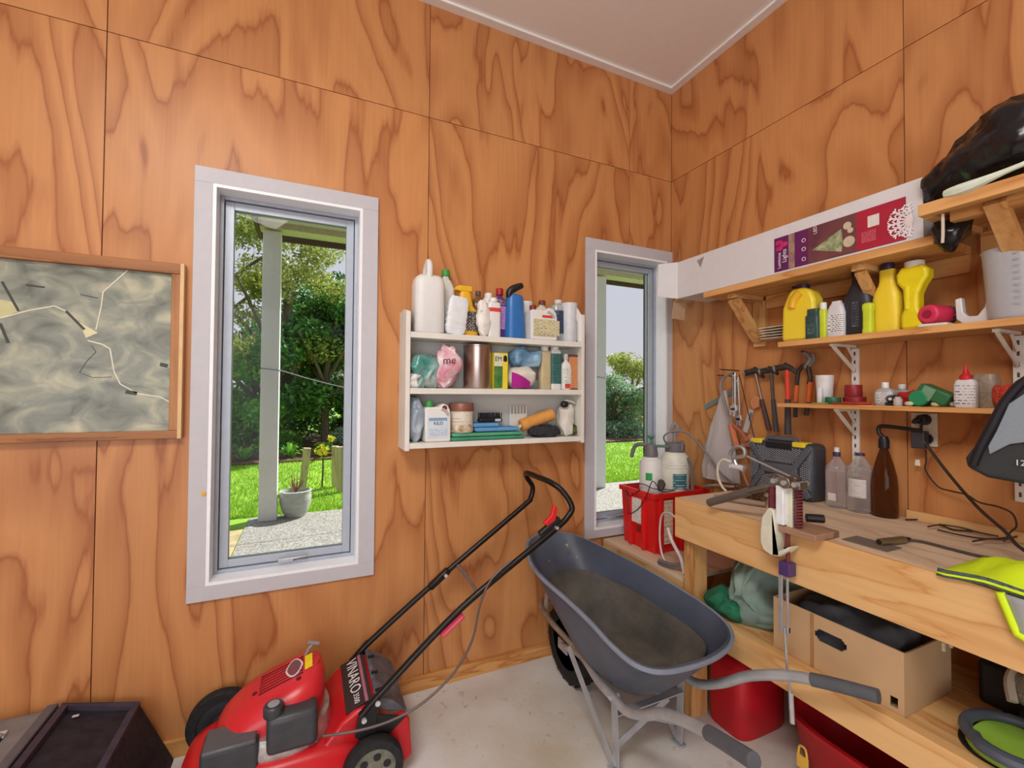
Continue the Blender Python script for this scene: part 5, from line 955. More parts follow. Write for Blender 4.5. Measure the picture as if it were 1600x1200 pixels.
for k, (pts, lb) in enumerate((
    (((1415, 812), (1450, 812), (1466, 818), (1490, 828), (1520, 830), (1545, 835), (1580, 842)), 'longest dark cord of the tangle at the back of the bench'),
    (((1465, 828), (1500, 836), (1540, 842), (1575, 840)), 'second dark cord of the tangle, nearer the bench front'),
    (((1450, 823), (1470, 820), (1500, 824), (1530, 832), (1560, 838)), 'third dark cord crossing the middle of the tangle'),
    (((1520, 846), (1545, 842), (1570, 843), (1590, 838)), 'short dark cord end at the right of the tangle'))):
    tag(part('cord', MB().tube([atZ(px, py, ZB+.005+.004*k) for px, py in pts], .0028, 5, sub=4), CORD), lb, 'cord', 'tangle of cords at the back of the bench')
tag(part('black_flex', MB().tube([atX(1440, 662, -.045), atX(1440, 680, -.05), atX(1455, 705, -.06), atX(1490, 750, -.10), atX(1530, 795, -.17), atX(1570, 830, -.24), atX(1600, 860, -.29), Vector((-.36, -1.70, ZB+.005)), Vector((-.40, -1.9, ZB+.005))], .0045, 6, sub=5), M('cord_black', '2a2420', .45)), 'black power cord running from the top socket down across the bench', 'cord')
tag(part('adapter_cord', MB().tube([atX(1446, 703, -.03), atX(1447, 720, -.03), atX(1446, 735, -.03), atX(1465, 760, -.03), atX(1485, 767, -.035), atX(1510, 773, -.05), atX(1530, 785, -.06), atX(1560, 792, -.06), atX(1582, 803, -.06), atX(1588, 822, -.06), atX(1578, 832, -.06), Vector((-.07, -1.46, ZB+.004))], .0028, 5, sub=5), CORD), 'thin brown adapter cord drooping below the wall socket', 'cord')
# hi-vis vest
HV = M('hivis_lime', 'd4f21c', .7, var=.08, scale=6); ZIP = M('zip_dark', '4c5a58', .6, var=.3, scale=120)
t = T('safety_vest', 'lime yellow high-visibility vest with a dark zip draped over the bench edge', 'vest', (-.48, -1.6, ZB), world=True)
def vp(u, v):      # u along the bench, v from back to front edge and down
    y = -1.50-.42*u; fx = -.578; bx = -.31-.02*math.sin(u*9)
    x = bx+(fx-bx)*min(1, v/.7); k_ = min(1, u*5)*min(1, (.75-v)*4)*min(1, v*6+.15); z = ZB+.006+k_*(.030*abs(math.sin(u*8+v*4))+.025*abs(math.sin(v*7-u*5)))
    if u < .06: z = ZB+.006
    return (x, y, z)
rows = [[vp(i/24, .7*j/10) for i in range(25)] for j in range(11)]
part('fabric', MB().loft(rows, False, False, False), HV, t, smooth=70, solid=.004)
part('zip', MB().loft([[(-.572-.008*e, -1.50-.42*i/24, vp(i/24, .7)[2]+.002-.016*e) for i in range(25)] for e in (-.5, 0, .6)], False, False, False), ZIP, t, smooth=70, solid=.003)
hang = [[(-.584-.004*math.sin(i*.9), -1.617-.36*i/12-.0045*j*max(0, 1-i/3), ZB+.004-(.082+.02*min(1, i/4))*j/6) for i in range(13)] for j in range(7)]
part('reflective_panel', MB().loft(hang, False, False, False), M('reflective_grey', 'a2a5a6', .35, var=.06), t, smooth=70, solid=.003)
part('piping', MB().tube([hang[j][0] for j in range(7)]+[hang[6][i] for i in range(1, 13)], .009, 6), HV, t, smooth=70)
# ------------------------------------------------------------------ right wall: shelves
SHW = wood('shelf_pine', 'd9a468', 'b5763a', axis=1, rings=6, scale=7, along=.1, rough=.5)
st = T('upper_wall_shelf', 'pine wall shelf on timber brackets carrying the long white carton', 'shelf', (-.12, -.92, 1.863), world=True)
part('board', MB().box((-.25, -1.372, 1.863), (-.001, -.47, 1.892)), SHW, st, smooth=0, bevel=.002)
part('wall_batten', MB().box((-.02, -1.372, 1.80), (-.001, -.64, 1.862)), SHW, st, smooth=0)
for y, bw_ in ((-.605, .055), (-1.14, .032)):
    part('bracket_arm', MB().box((-.215, y-.022, 1.842), (-.02, y+.022, 1.8625)), PINEX, st, smooth=0)
    part('bracket_post', MB().box((-.022, y-.032, 1.62), (-.001, y+.032, 1.842)), PINEZ, st, smooth=0)
    part('bracket_brace', MB().beam((-.20, y, 1.838), (-.028, y, 1.648), bw_, .024, up=(1, 0, 1)), PINEZ, st, smooth=0, bevel=.001)
s2 = T('end_wall_shelf', 'timber framed wall shelf holding the black rubbish bag at the right', 'shelf', (-.18, -1.9, 1.92), world=True)
part('front_rail', MB().box((-.36, -2.9, 1.927), (-.325, -1.378, 1.963)), SHW, s2, smooth=0, bevel=.003)
part('top_board', MB().box((-.325, -2.9, 1.945), (-.001, -1.378, 1.963)), SHW, s2, smooth=0)
part('end_rail', MB().box((-.325, -1.40, 1.925), (-.001, -1.378, 1.945)), PINEX, s2, smooth=0)
part('under_rail', MB().box((-.30, -2.9, 1.905), (-.265, -1.43, 1.945)), SHW, s2, smooth=0)
part('brace', MB().beam((-.31, -1.53, 1.925), (-.02, -1.53, 1.64), .045, .024, up=(1, 0, 1)), PINEZ, s2, smooth=0)
part('wall_batten', MB().box((-.02, -2.9, 1.86), (-.001, -1.40, 1.925)), SHW, s2, smooth=0)
def steelshelf(name, label, x, z0, z1, y0, y1):
    t = T(name, label, 'shelf', (x/2, (y0+y1)/2, z0), world=True, group='shelves on slotted steel uprights')
    part('board', MB().box((x, y0, z0), (-.004, y1, z1)), SHW, t, smooth=0, bevel=.002)
    for y in (-1.02, -1.48):
        L = x+.035
        part('bracket', MB().beam((-.014, y, z0-.006), (L, y, z0-.006), .016, .010).beam((L+.004, y, z0-.008), (-.014, y, z0-.105), .004, .016, up=(1, 0, 1)).beam((-.06, y, z0-.008), (-.014, y, z0-.06), .004, .012, up=(1, 0, 1)), M('bracket_cream', 'e3ddd0', .45), t, smooth=0)
    return t
steelshelf('bottle_shelf', 'narrow pine shelf on white brackets lined with yellow oil bottles', -.20, 1.588, 1.6105, -2.3, -.822)
steelshelf('tool_shelf', 'narrow pine shelf on white brackets below the bottle shelf', -.175, 1.331, 1.3475, -1.50, -.80)
for y, lb in ((-1.02, 'white slotted steel upright left of the wall socket'), (-1.48, 'white slotted steel upright behind the black bag at the right')):
    t = T('shelf_upright', lb, 'upright', (-.004, y, 1.055), group='slotted shelf uprights')
    part('strip', MB().box((-.008, -.0125, 0), (.0035, .0125, .52)), M('upright_white', 'e6e3df', .4), t, bevel=.001)
    for k in range(15): part('slot', MB().box((-.0085, -.003, .015+.034*k), (-.0078, .003, .030+.034*k)), M('slot_brown', '5b4638', .7), t, smooth=0)
    part('screw', MB().cyl((-.0095, 0, .088), (-.0078, 0, .088), .006, n=10), STEEL, t)
# ------------------------------------------------------------------ long carton with printed panel
t = T('long_carton', 'long white carton printed with a purple and red Christmas tree panel on the upper shelf', 'box', (-.13, -.83, 1.8925), world=True)
KW = M('carton_white', 'd5d3d6', .6, var=.02); KT = M('carton_tan', 'b9997a', .75)
x0, x1, y0, y1, z0, z1 = -.248, -.03, -1.345, -.30, 1.893, 2.088
part('front', MB().box((x0, y0, z0), (x0+.004, y1, z1)), KW, t, smooth=0); part('back', MB().box((x1-.004, y0, z0), (x1, y1, z1)), KW, t, smooth=0)
part('top', MB().box((x0+.004, y0, z1-.004), (x1-.004, y1, z1)), KW, t, smooth=0); part('bottom', MB().box((x0+.004, y0, z0), (x1-.004, y1, z0+.004)), KW, t, smooth=0)
part('end', MB().box((x0+.004, y0, z0+.004), (x1-.004, y0+.004, z1-.004)), KW, t, smooth=0)
part('side_flap', MB().add([(x0, y1, z0), (x0, y1, z1), (x0-.085, y1+.055, z1-.008), (x0-.09, y1+.055, z0+.012)], [(0, 1, 2, 3)]), KW, t, smooth=0, solid=.004)
part('bottom_flap', MB().loft([[(x0+.004, y1-.002, z0+.002), (x0+.09, y1-.002, z0+.002)], [(x0+.0, y1+.03, z0-.012), (x0+.088, y1+.03, z0-.012)], [(x0-.002, y1+.042, z0-.10), (x0+.088, y1+.042, z0-.104)]], False, False, False), KT, t, smooth=0, solid=.004)
part('tear', MB().prism([(-.43, 2.062), (-.475, 2.072), (-.452, 2.022)], lambda u, v, d: (d, u, v), x0-.0008, x0), M('tear_tan', '9c8a84', .8), t, smooth=0)
F_ = x0-.0012
def pan(nm, ya, yb, za, zb, m, par, off=0): return part(nm, MB().box((F_-off, min(ya, yb), za), (F_+.0012-off, max(ya, yb), zb)), m, par, smooth=0)
pp = pan('printed_panel', -.843, -1.30, 1.900, 2.043, M('print_purple', '5b1d5c', .45, col2='6a1f52', scale=5), t)
pan('photo_block', -.985, -1.155, 1.9005, 2.0425, M('print_photo', '7b4a42', .5, col2='5f3040', scale=9), pp, .0006)
pan('red_block', -1.155, -1.30, 1.9005, 2.0425, M('print_red', 'a81f38', .5, var=.1, scale=12), pp, .0006)
pan('beige_strip', -.905, -.93, 1.9005, 2.0425, M('print_beige', 'ab8c78', .5, col2='7c5560', scale=30), pp, .0006)
fn = lambda u, v, d: (F_-.0012-d, u, v)
tri = [(-1.0, 1.955), (-1.105, 2.015), (-1.108, 1.965), (-1.105, 1.915)]
part('tree_picture', MB().prism([(-1.0, 1.95), (-1.105, 2.0), (-1.11, 1.95), (-1.105, 1.915)], fn, 0, .0006), M('print_tree', '5b7448', .5, col2='b9b795', scale=45), pp, smooth=0)
for yy, zz, r_ in ((-1.125, 2.005, .014), (-1.135, 1.985, .01), (-1.13, 1.945, .02)): part('bulb_picture', MB().prism([(yy+r_*math.cos(a), zz+r_*math.sin(a)) for a in [2*math.pi*i/12 for i in range(12)]], fn, 0, .0006), M('print_pale', 'c4b49a', .5), pp, smooth=0)
PINK = M('print_pink', 'c22a6c', .5, var=.3, scale=60)
for k in range(6): yy, zz = -.86-.011*(k % 4), 2.02-.012*(k//2); part('bauble_picture', MB().prism([(yy+.010*math.cos(a), zz+.010*math.sin(a)) for a in [2*math.pi*i/10 for i in range(10)]], fn, 0, .0005+.0001*k), PINK, pp, smooth=0)
LW = M('print_white', 'ece4e8', .5)
text('lettering', 'Luminous', .019, LW, pp, (F_-.0014, -.866, 1.945), (0, 0, 1), (0, 1, 0), sx=.9)
text('lettering', 'Lights', .026, LW, pp, (F_-.0014, -.888, 1.960), (0, 0, 1), (0, 1, 0), sx=.9)
text('lettering', 'LED', .018, LW, pp, (F_-.0018, -1.012, 2.026), (0, 0, 1), (0, 1, 0))
for zz in (1.925, 1.965, 2.0): part('icon', MB().tube([(F_-.0012, -.967+.007*math.cos(a), zz+.007*math.sin(a)) for a in [2*math.pi*i/14 for i in range(14)]], .0012, 4, closed=True), LW, pp)
pan('small_print', -1.17, -1.215, 1.925, 1.965, printed('red_smallprint', 'a81f38', 'd98b98', 10, .6), pp, .0012); pan('barcode', -1.19, -1.225, 1.975, 2.015, printed('barcode_print', 'e3dcd8', 'a59a98', 14, .5), pp, .0012)
mb = MB()
for k in range(9):
    a = math.radians(20*k-80); c, s = math.cos(a), math.sin(a); L = .068 if abs(k-4) < 3 else .055; y_, z_ = -1.318, 1.960
    o_ = F_-.002-.00012*k; mb.beam((o_, y_, z_), (o_, y_+L*c, z_+L*s), .006, .0008, up=(1, 0, 0))
    for q in (.45, .65, .85):
        for sg in (-1, 1): o_ = F_-.0032-.00012*k-.00004*sg-.0003*q; mb.beam((o_, y_+L*q*c, z_+L*q*s), (o_, y_+L*q*c+.014*math.cos(a+sg*.8), z_+L*q*s+.014*math.sin(a+sg*.8)), .0035, .0008, up=(1, 0, 0))
sf = part('snowflake', mb, LW, pp, smooth=0); sf['kind'] = 'stuff'
# ------------------------------------------------------------------ bags at the right
t = T('rubbish_bag', 'shiny black plastic rubbish bag slumped on the end shelf at the right', 'bag', (-.18, -1.75, 1.964), world=True)
BAGM = M('bin_liner', '17161a', .2, var=.2, scale=6, bump=.8, bscale=16)
rg_ = []
for j in range(41):
    u = j/40; y = -1.352-.75*u; k = math.sqrt(min(1, .36+u*2.6))*(1 if u < .6 else max(.05, 1-((u-.6)/.42)**2))
    rg_.append([(-.185+.15*k*math.cos(a), y, 1.972+.130*k*(1+math.sin(a))) for a in [2*math.pi*i/48 for i in range(48)]])
wbf = wobble(.03, 9, 51); wb2 = wobble(.010, 30, 8)
def bgf(p): q = wb2(wbf(p)); q.y = min(q.y, -1.349); q.z = max(q.z, 1.966); q.x = min(q.x, -.006); return q
part('liner', MB().loft(rg_).jitter(bgf), BAGM, t, smooth=70)
def tlf(p): q = wb2(wbf(p)); q.z = min(q.z, 1.924); q.x = min(q.x, -.03); q.y = min(q.y, -1.374); return q
tl = part('bag_end', MB().loft([[(-.235+r_*1.2*math.cos(a), -1.408+r_*.9*math.sin(a), z_) for a in [2*math.pi*i/20 for i in range(20)]] for r_, z_ in ((.03, 1.923), (.042, 1.91), (.04, 1.885), (.028, 1.86), (.01, 1.838))]).jitter(tlf), BAGM, smooth=70); tag(tl, 'crumpled black plastic bag corner hanging under the end shelf', 'plastic bag')
tag(part('plastic_edging', MB().tube([(-.352, -1.44, 1.973), (-.36, -1.50, 1.972), (-.358, -1.58, 1.985), (-.34, -1.66, 2.0), (-.335, -1.78, 2.01)], lambda u: .012+.005*math.sin(u*9), 8, sub=5), M('film_pale_green', 'd3dccd', .3, var=.08)), 'pale crumpled strip of plastic under the rubbish bag on the shelf edge', 'plastic strip')
tag(part('string_end', MB().tube([(-.33, -1.425, 1.924), (-.332, -1.426, 1.87), (-.331, -1.424, 1.838)], .004, 6, sub=3), M('string_white', 'cfc0b0', .7)), 'short pale string hanging from the end shelf by the rubbish bag', 'string')
t = T('nylon_bag', 'dark grey nylon bag with black piping hanging at the right edge', 'bag', (-.22, -1.6, 1.14), world=True)
NY = M('nylon_dark', '34383c', .5, var=.1, scale=200, bump=.15, bscale=400); NYL = M('nylon_light', '8b96a2', .35, var=.06, scale=200)
prof = [(-1.455, 1.205), (-1.475, 1.242), (-1.50, 1.31), (-1.545, 1.40), (-1.60, 1.45), (-1.80, 1.47), (-1.84, 1.15), (-1.60, 1.148), (-1.50, 1.155), (-1.458, 1.178)]
part('front_panel', MB().prism(prof, lambda u, v, d: (d, u, v), -.30, -.10), NY, t, bevel=.012, bseg=3)
part('light_panel', MB().prism([(-1.507, 1.245), (-1.525, 1.29), (-1.55, 1.365), (-1.62, 1.43), (-1.79, 1.45), (-1.79, 1.30), (-1.62, 1.275), (-1.55, 1.255), (-1.51, 1.222)], lambda u, v, d: (d+.05*(u+1.5), u, v), -.306, -.298), NYL, t, bevel=.002)
part('piping', MB().tube([(-.302, -1.475, 1.188), (-.305, -1.490, 1.235), (-.306, -1.515, 1.30), (-.306, -1.55, 1.385), (-.306, -1.61, 1.443), (-.306, -1.79, 1.465)], .011, 8, sub=4), M('piping_black', '1b1620', .6), t)
text('lettering', '122', .022, M('letter_white', 'e3dfe0', .5), t, (-.3125, -1.56, 1.207), (0, -1, 0), (0, 0, 1), align='LEFT')
# ------------------------------------------------------------------ bottles on the bottle shelf (front faces -x)
ZS = 1.611; R90 = -math.pi/2; GS = 'bottles on the bottle shelf'
t = T('oil_container', 'squat yellow oil container with a moulded handle at the left end of the bottle shelf', 'bottle', (-.14, -.893, ZS), R90, GS)
w = .072; out = [(-.068, .0), (.058, .0), (.066, .012), (.07, .12), (.066, .19), (.05, .235), (.02, .252), (-.028, .252), (-.045, .225), (-.068, .165), (-.072, .02)]
part('body', MB().prism(out, lambda u, v, d: (u, d, v*.88), -.036, .036), M('oil_yellow', 'ecc81c', .35, col2='e8d848', scale=4), t, bevel=.015, bseg=3)
part('handle_relief', MB().tube([(.012, -.036, .20), (-.012, -.037, .175), (-.022, -.036, .142)], .017, 10, sub=4), YEL, t)
part('cap', MB().cyl((.0, 0, .218), (0, 0, .238), .026, n=18).tube([(-.02, 0, .232), (-.045, 0, .236)], .006, 6), M('cap_darkpurple', '2e2240', .45), t, bevel=.002)
bottle('green_bottle', 'small dark green square bottle in front of the yellow container', (-.165, -.955, ZS), .055, .045, .125, [(.95, 0), (1, .03), (1, .74), (.9, .78), (.8, .8), (.8, .98)], M('bottle_darkgreen', '2f4a4c', .4), R90, sq=5, labs=[(printed('label_green', '2f4a4c', '9fc0a0', 8, .3), .15, .5, 30, 1.0)], group=GS)
bottle('lime_tube', 'slim lime green tube bottle with a white cap', (-.165, -.990, ZS), .026, .024, .132, [(.9, 0), (1, .02), (1, .85), (.9, .88)], M('lime_yellow', 'c6d631', .4), R90, sq=4, cap=(HDPE, .012, .88, 1.08), group=GS)
t = bottle('white_bottle', 'white oil bottle with a black and white barcode label', (-.15, -1.032, ZS), .066, .04, .142, [(.95, 0), (1, .03), (1, .66), (.85, .8), (.6, .93), (.5, .95), (.5, 1.0)], M('bottle_offwhite', 'd3d2d8', .4), R90, sq=4, labs=[(printed('label_bw', 'e0dfe0', '232026', 9, .7), .14, .62, 60, 1.0)], group=GS)
t = bottle('engine_oil_bottle', 'tall black engine oil bottle in the middle of the bottle shelf', (-.13, -1.100, ZS), .10, .055, .258, [(.95, 0), (1, .02), (1, .50), (.93, .58), (.65, .70), (.48, .78), (.44, .9), (.40, .92)], M('bottle_black', '2b2d33', .4), R90, sq=3, cap=(M('cap_black', '1d1b1c', .5), .024, .90, .985), labs=[(printed('label_black_oil', '2f3138', '9aa0a8', 9, .3), .12, .5, 14, 1.0)], group=GS)
patch('level_strip', t, M('strip_clear', '8f8f86', .3), .10, .055, 1.0, .03, .13, 6, 3, centre=-140)
bottle('lime_bottle', 'small lime bottle tucked between the black and yellow bottles', (-.17, -1.150, ZS), .034, .03, .115, [(.95, 0), (1, .03), (1, .14), (.9, .16), (.9, .72), (1, .75), (1, .92), (.7, .97)], M('lime_yellow', 'c6d631', .4), R90, sq=4, group=GS)
t = bottle('yellow_oil_bottle', 'tall yellow bottle with a dark cap on the bottle shelf', (-.13, -1.192, ZS), .086, .055, .235, [(.95, 0), (1, .02), (1, .52), (.93, .60), (.62, .74), (.55, .80), (.55, .97)], M('oil_yellow', 'ecc81c', .35), R90, sq=3.5, cap=(M('cap_darkpurple', '2e2240', .45), .02, .97, 1.10), group=GS)
t = T('oil_measure_bottle', 'yellow twin-neck dosing bottle with a white cap', 'bottle', (-.14, -1.275, ZS), R90, GS)
part('body', MB().prism([(-.026, 0), (.026, 0), (.03, .01), (.03, .045), (.018, .075), (.018, .12), (.03, .15), (.045, .175), (.045, .20), (.03, .22), (-.03, .22), (-.045, .195), (-.042, .165), (-.026, .14), (-.022, .075), (-.032, .05), (-.032, .008)], lambda u, v, d: (u, d, v), -.025, .025), M('oil_lemon', 'e5d21a', .35), t, bevel=.010, bseg=3)
part('dosing_tube', MB().cyl((-.012, -.022, .07), (-.012, -.022, .15), .008, n=10), M('oil_lemon', 'e5d21a', .35), t)
part('cap', MB().cyl((.0, 0, .215), (0, 0, .236), .027, n=22), HDPE, t, bevel=.002)
t = T('pink_tape_roll', 'pink-red roll lying on its side on a small white bag', 'roll', (-.13, -1.335, ZS+.012), world=True)
part('roll', MB().cyl((-.175, -1.322, ZS+.044), (-.10, -1.338, ZS+.044), .031, n=24), M('roll_pink', 'd23358', .45, var=.06), t, bevel=.006); part('core', MB().cyl((-.1765, -1.3215, ZS+.044), (-.1745, -1.322, ZS+.044), .014, n=18), M('roll_hole', '9c1c3c', .5), t)
part('band', MB().cyl((-.102, -1.3376, ZS+.044), (-.085, -1.3412, ZS+.044), .0315, n=24), printed('roll_print', '5a3040', 'd8c6cc', 8, .4), t)
tag(part('flat_sachet', MB().prism([(-.192, -1.30), (-.17, -1.372), (-.10, -1.372), (-.10, -1.305)], lambda u, v, d: (u, v, d), ZS, ZS+.0115), M('sachet_white', 'd8d5c6', .5), bevel=.005), 'flat white sachet under the pink roll', 'sachet')
t = T('measuring_cup', 'large translucent plastic measuring jug with an open handle on the bottle shelf', 'measuring jug', (-.13, -1.517, ZS))
CLP = thin('cloudy_clear', 'e6e6ea', .45, .25, 'd3d3d8')
part('body', MB().lathe([(.058, 0), (.062, .006), (.074, .20), (.077, .21), (.074, .21), (.071, .20), (.058, .01), (0, .008)], n=36), CLP, t)
part('handle', MB().prism([(.055, .004), (.118, .002), (.135, .02), (.138, .085), (.122, .088), (.118, .04), (.108, .026), (.085, .024), (.068, .05), (.064, .08), (.055, .08)], lambda u, v, d: (d, u, v), -.012, .012), M('cloudy_handle', 'd3d2d6', .3), t, bevel=.003)
for k in range(9): part('graduation', MB().box((-.0685-.0011*k, -.026, .04+.018*k), (-.0660-.0011*k, -.012, .0415+.018*k)), M('grad_grey', '9c9ca2', .5), t, smooth=0)
for k in range(5):
    tag(part('blind_slat', MB().box((-.105+.004*k, -.86, 1.694-.012*k), (-.03, -.66, 1.697-.012*k)), M('slat_cream', 'dcd3c4', .5)), ['topmost', 'second', 'third', 'fourth', 'lowest'][k]+' of the pale slats stacked behind the yellow oil container', 'slat', 'pale slats behind the yellow container')
part_ = tag(part('slat_support', MB().box((-.10, -.86, 1.611), (-.035, -.835, 1.645)), M('slat_block', 'a07c5a', .6)), 'small block carrying the stack of pale slats', 'block')
# ------------------------------------------------------------------ tool shelf items
ZT = 1.348; GT = 'small things on the tool shelf'
t = T('plastic_cup', 'frosted white plastic cup at the left of the tool shelf', 'cup', (-.08, -.943, ZT), 0, GT)
part('cup', MB().lathe([(.025, 0), (.027, .003), (.033, .118), (.031, .118), (.024, .006), (0, .005)], n=24), M('frost_white', 'dcdadb', .35), t)
bottle('small_vial', 'small white vial in front of the frosted cup', (-.115, -.945, ZT), .022, .022, .065, [(.9, 0), (1, .03), (1, .95), (.9, 1)], M('frost_white', 'dcdadb', .35), group=GT, cat='vial')
def tape(label, loc, r, h, m, g=GT): t = T('tape_roll', label, 'tape', loc, 0, 'rolls of tape on the tool shelf'); part('tape', MB().lathe([(r*.55, 0), (r*.96, 0), (r, .002), (r, h-.002), (r*.96, h), (r*.55, h), (r*.55, 0)], n=28), m, t); part('core', MB().lathe([(r*.48, 0), (r*.55, 0), (r*.55, h), (r*.48, h), (r*.48, 0)], n=24), M('core_card', 'b9a285', .7), t); return t
tape('dark green roll of tape left of the upright', (-.12, -.998, ZT), .027, .028, M('tape_green', '256b45', .45)); 
tag(part('green_disc', MB().lathe([(.034, 0), (.036, .002), (.034, .005), (0, .006)], c=(-.135, -.962, ZT), n=20), M('disc_green', '8f9a55', .5)), 'flat olive green disc beside the green tape', 'disc')
tape('lower dark red roll of tape before the upright', (-.075, -1.052, ZT), .037, .03, M('tape_red', '8d2228', .45)); tape('upper smaller dark red roll of tape', (-.075, -1.048, ZT+.031), .029, .046, M('tape_red', '8d2228', .45))
tag(part('carpenter_pencil', MB().beam((-.15, -1.055, ZT+.006), (-.15, -1.145, ZT+.006), .018, .011), M('pencil_red', 'a83a2c', .5), bevel=.003), 'flat red-orange tube lying on the front of the tool shelf', 'tube', GT)
tag(part('carpenter_pencil', MB().beam((-.165, -1.02, ZT+.004), (-.16, -1.10, ZT+.004), .012, .008), M('pencil_brown', '8a3428', .5), bevel=.002), 'thin dark red stick at the edge of the tool shelf', 'stick', GT)
bottle('clear_bottle', 'clear square bottle with a printed grid label on the tool shelf', (-.11, -1.172, ZT), .056, .04, .066, [(.95, 0), (1, .05), (1, .75), (.8, .9), (.4, .97)], M('pale_clear', 'cfd6d4', .15), R90, sq=4, cap=(HDPE, .011, .96, 1.28), labs=[(printed('label_grid', 'd4d4d6', '5c5f68', 8, .6), .12, .75, 55, 1.0)], group=GT)
bottle('clear_jar', 'smaller clear bottle behind the printed one on the tool shelf', (-.06, -1.20, ZT), .05, .04, .062, SHAMP, M('pale_clear', 'cfd6d4', .15), R90, cap=(M('frosted', 'cfd0cd', .3), .012, .95, 1.25), group=GT)
t = T('hose_fitting', 'black tapered hose fitting lying on the tool shelf', 'fitting', (-.14, -1.20, ZT), world=True); part('cone', MB().cyl((-.15, -1.205, ZT+.024), (-.11, -1.19, ZT+.024), .009, .019, n=16), M('fitting_navy', '24262e', .4), t); part('bore', MB().cyl((-.1515, -1.2055, ZT+.024), (-.1495, -1.2048, ZT+.024), .005, n=12), M('bore_pale', 'c9c9c6', .5), t); part('foot', MB().box((-.14, -1.21, ZT), (-.115, -1.185, ZT+.012)), M('fitting_navy', '24262e', .4), t, smooth=0)
bottle('small_tub', 'tiny white screw tub at the front of the tool shelf', (-.15, -1.228, ZT), .026, .026, .032, [(.9, 0), (1, .05), (1, .75), (.7, .82), (.7, .99)], M('tub_grey', 'b9b7b3', .5), group=GT, cat='tub')
bag('red_cloth', 'crumpled bit of red plastic behind the small tub', (-.075, -1.245, ZT), (.028, .04, .024), M('red_plastic_film', 'c03028', .4, var=.1), 61, .012, 30, 'plastic', group=GT)
t = T('string_line_reel', 'green plastic string reel lying on the tool shelf', 'reel', (-.11, -1.305, ZT), world=True)
part('body', MB().box((-.030, -.045, -.022), (.030, .045, .022)).xf(Matrix.Translation((-.115, -1.32, ZT+.040)) @ Matrix.Rotation(math.radians(28), 4, 'X')), M('reel_green', '2f6b42', .45, var=.1), t, bevel=.006)
part('drum', MB().cyl((-.150, -1.283, ZT+.0275), (-.09, -1.283, ZT+.0275), .027, n=20), M('reel_green_bright', '23875c', .4), t, bevel=.004)
part('ridge', MB().box((-.033, -.004, -.024), (-.029, .03, .02)).xf(Matrix.Translation((-.115, -1.32, ZT+.040)) @ Matrix.Rotation(math.radians(28), 4, 'X')), M('reel_pale', '6f9478', .45), t)
for k, y in enumerate((-1.262, -1.325, -1.365)): tag(part('pebble_cap', MB().ell((-.155+.02*k, y, ZT+.0085), (.009, .013, .0085), 12, 8), M('cap_palegreen', 'c3c9a8', .5)), ['left', 'middle', 'right'][k]+' pale plastic end cap around the green reel', 'cap', 'pale end caps by the green reel')
t = bottle('glue_bottle', 'white glue bottle with a red pointed nozzle on the tool shelf', (-.125, -1.398, ZT), .052, .036, .098, [(.95, 0), (1, .04), (1, .78), (.85, .88), (.5, .93)], M('glue_white', 'd8d8dc', .4), R90, sq=4, labs=[(printed('label_glue', 'e2e0e2', '5a6180', 7, .5), .08, .75, 60, 1.0)], group=GT)
part('nozzle', MB().lathe([(.016, .088), (.016, .10), (.008, .108), (.0045, .125), (.002, .136)], n=16), M('nozzle_red', 'c9252b', .4), t)
bottle('glass_jar', 'brownish jar full of small nails behind the glue bottle', (-.07, -1.425, ZT), .062, .05, .108, [(.95, 0), (1, .03), (1, .8), (.9, .88), (.85, .98)], M('jar_brown', '8c7c6c', .3, col2='a39484', scale=80), R90, sq=4, group=GT, cat='jar')
bag('red_net_bag', 'red mesh bag bundled at the right of the tool shelf', (-.085, -1.482, ZT), (.03, .035, .036), M('red_net', 'c4452c', .7, var=.3, scale=120, bump=.8, bscale=180), 63, .008, 25, 'bag', group=GT)
# ------------------------------------------------------------------ wall socket
t = T('wall_socket', 'cream double wall socket on the plywood beside the brown bottle', 'socket', (-.001, -1.241, 1.20), world=True)
part('plate', MB().box((-.010, -1.279, 1.202), (-.0005, -1.203, 1.322)), M('socket_cream', 'e6e0d2', .4), t, bevel=.003)
part('switch', MB().box((-.0125, -1.222, 1.30), (-.0095, -1.208, 1.312)), M('socket_cream', 'e6e0d2', .4), t, smooth=0); part('switch', MB().box((-.0125, -1.222, 1.235), (-.0095, -1.208, 1.247)), M('socket_cream', 'e6e0d2', .4), t, smooth=0)
t = T('power_plug', 'round black plug in the upper socket', 'plug', (-.03, -1.245, 1.295), world=True)
part('plug', MB().cyl((-.0105, -1.246, 1.298), (-.042, -1.244, 1.298), .0205, .016, n=22), BLACKP, t, bevel=.003); part('grip', MB().tube([(-.042, -1.244, 1.298), (-.048, -1.232, 1.295), (-.046, -1.228, 1.285)], .007, 8, sub=3), BLACKP, t)
t = T('power_adapter', 'dark square power adapter in the lower socket', 'adapter', (-.035, -1.24, 1.20), world=True)
part('brick', MB().box((-.058, -1.262, 1.196), (-.022, -1.222, 1.258)), M('adapter_grey', '3c3e46', .4), t, bevel=.004); part('plug', MB().cyl((-.022, -1.25, 1.23), (-.0105, -1.25, 1.23), .019, n=20), BLACKP, t)
tag(part('paper_tag', MB().prism([(-.008, 0), (.008, 0), (.006, .02), (-.006, .022)], lambda u, v, d: (d, -1.232+u, 1.132+v), -.034, -.033), M('tag_white_plain', 'e0ddd8', .6)), 'tiny white tag on the adapter cord', 'tag')
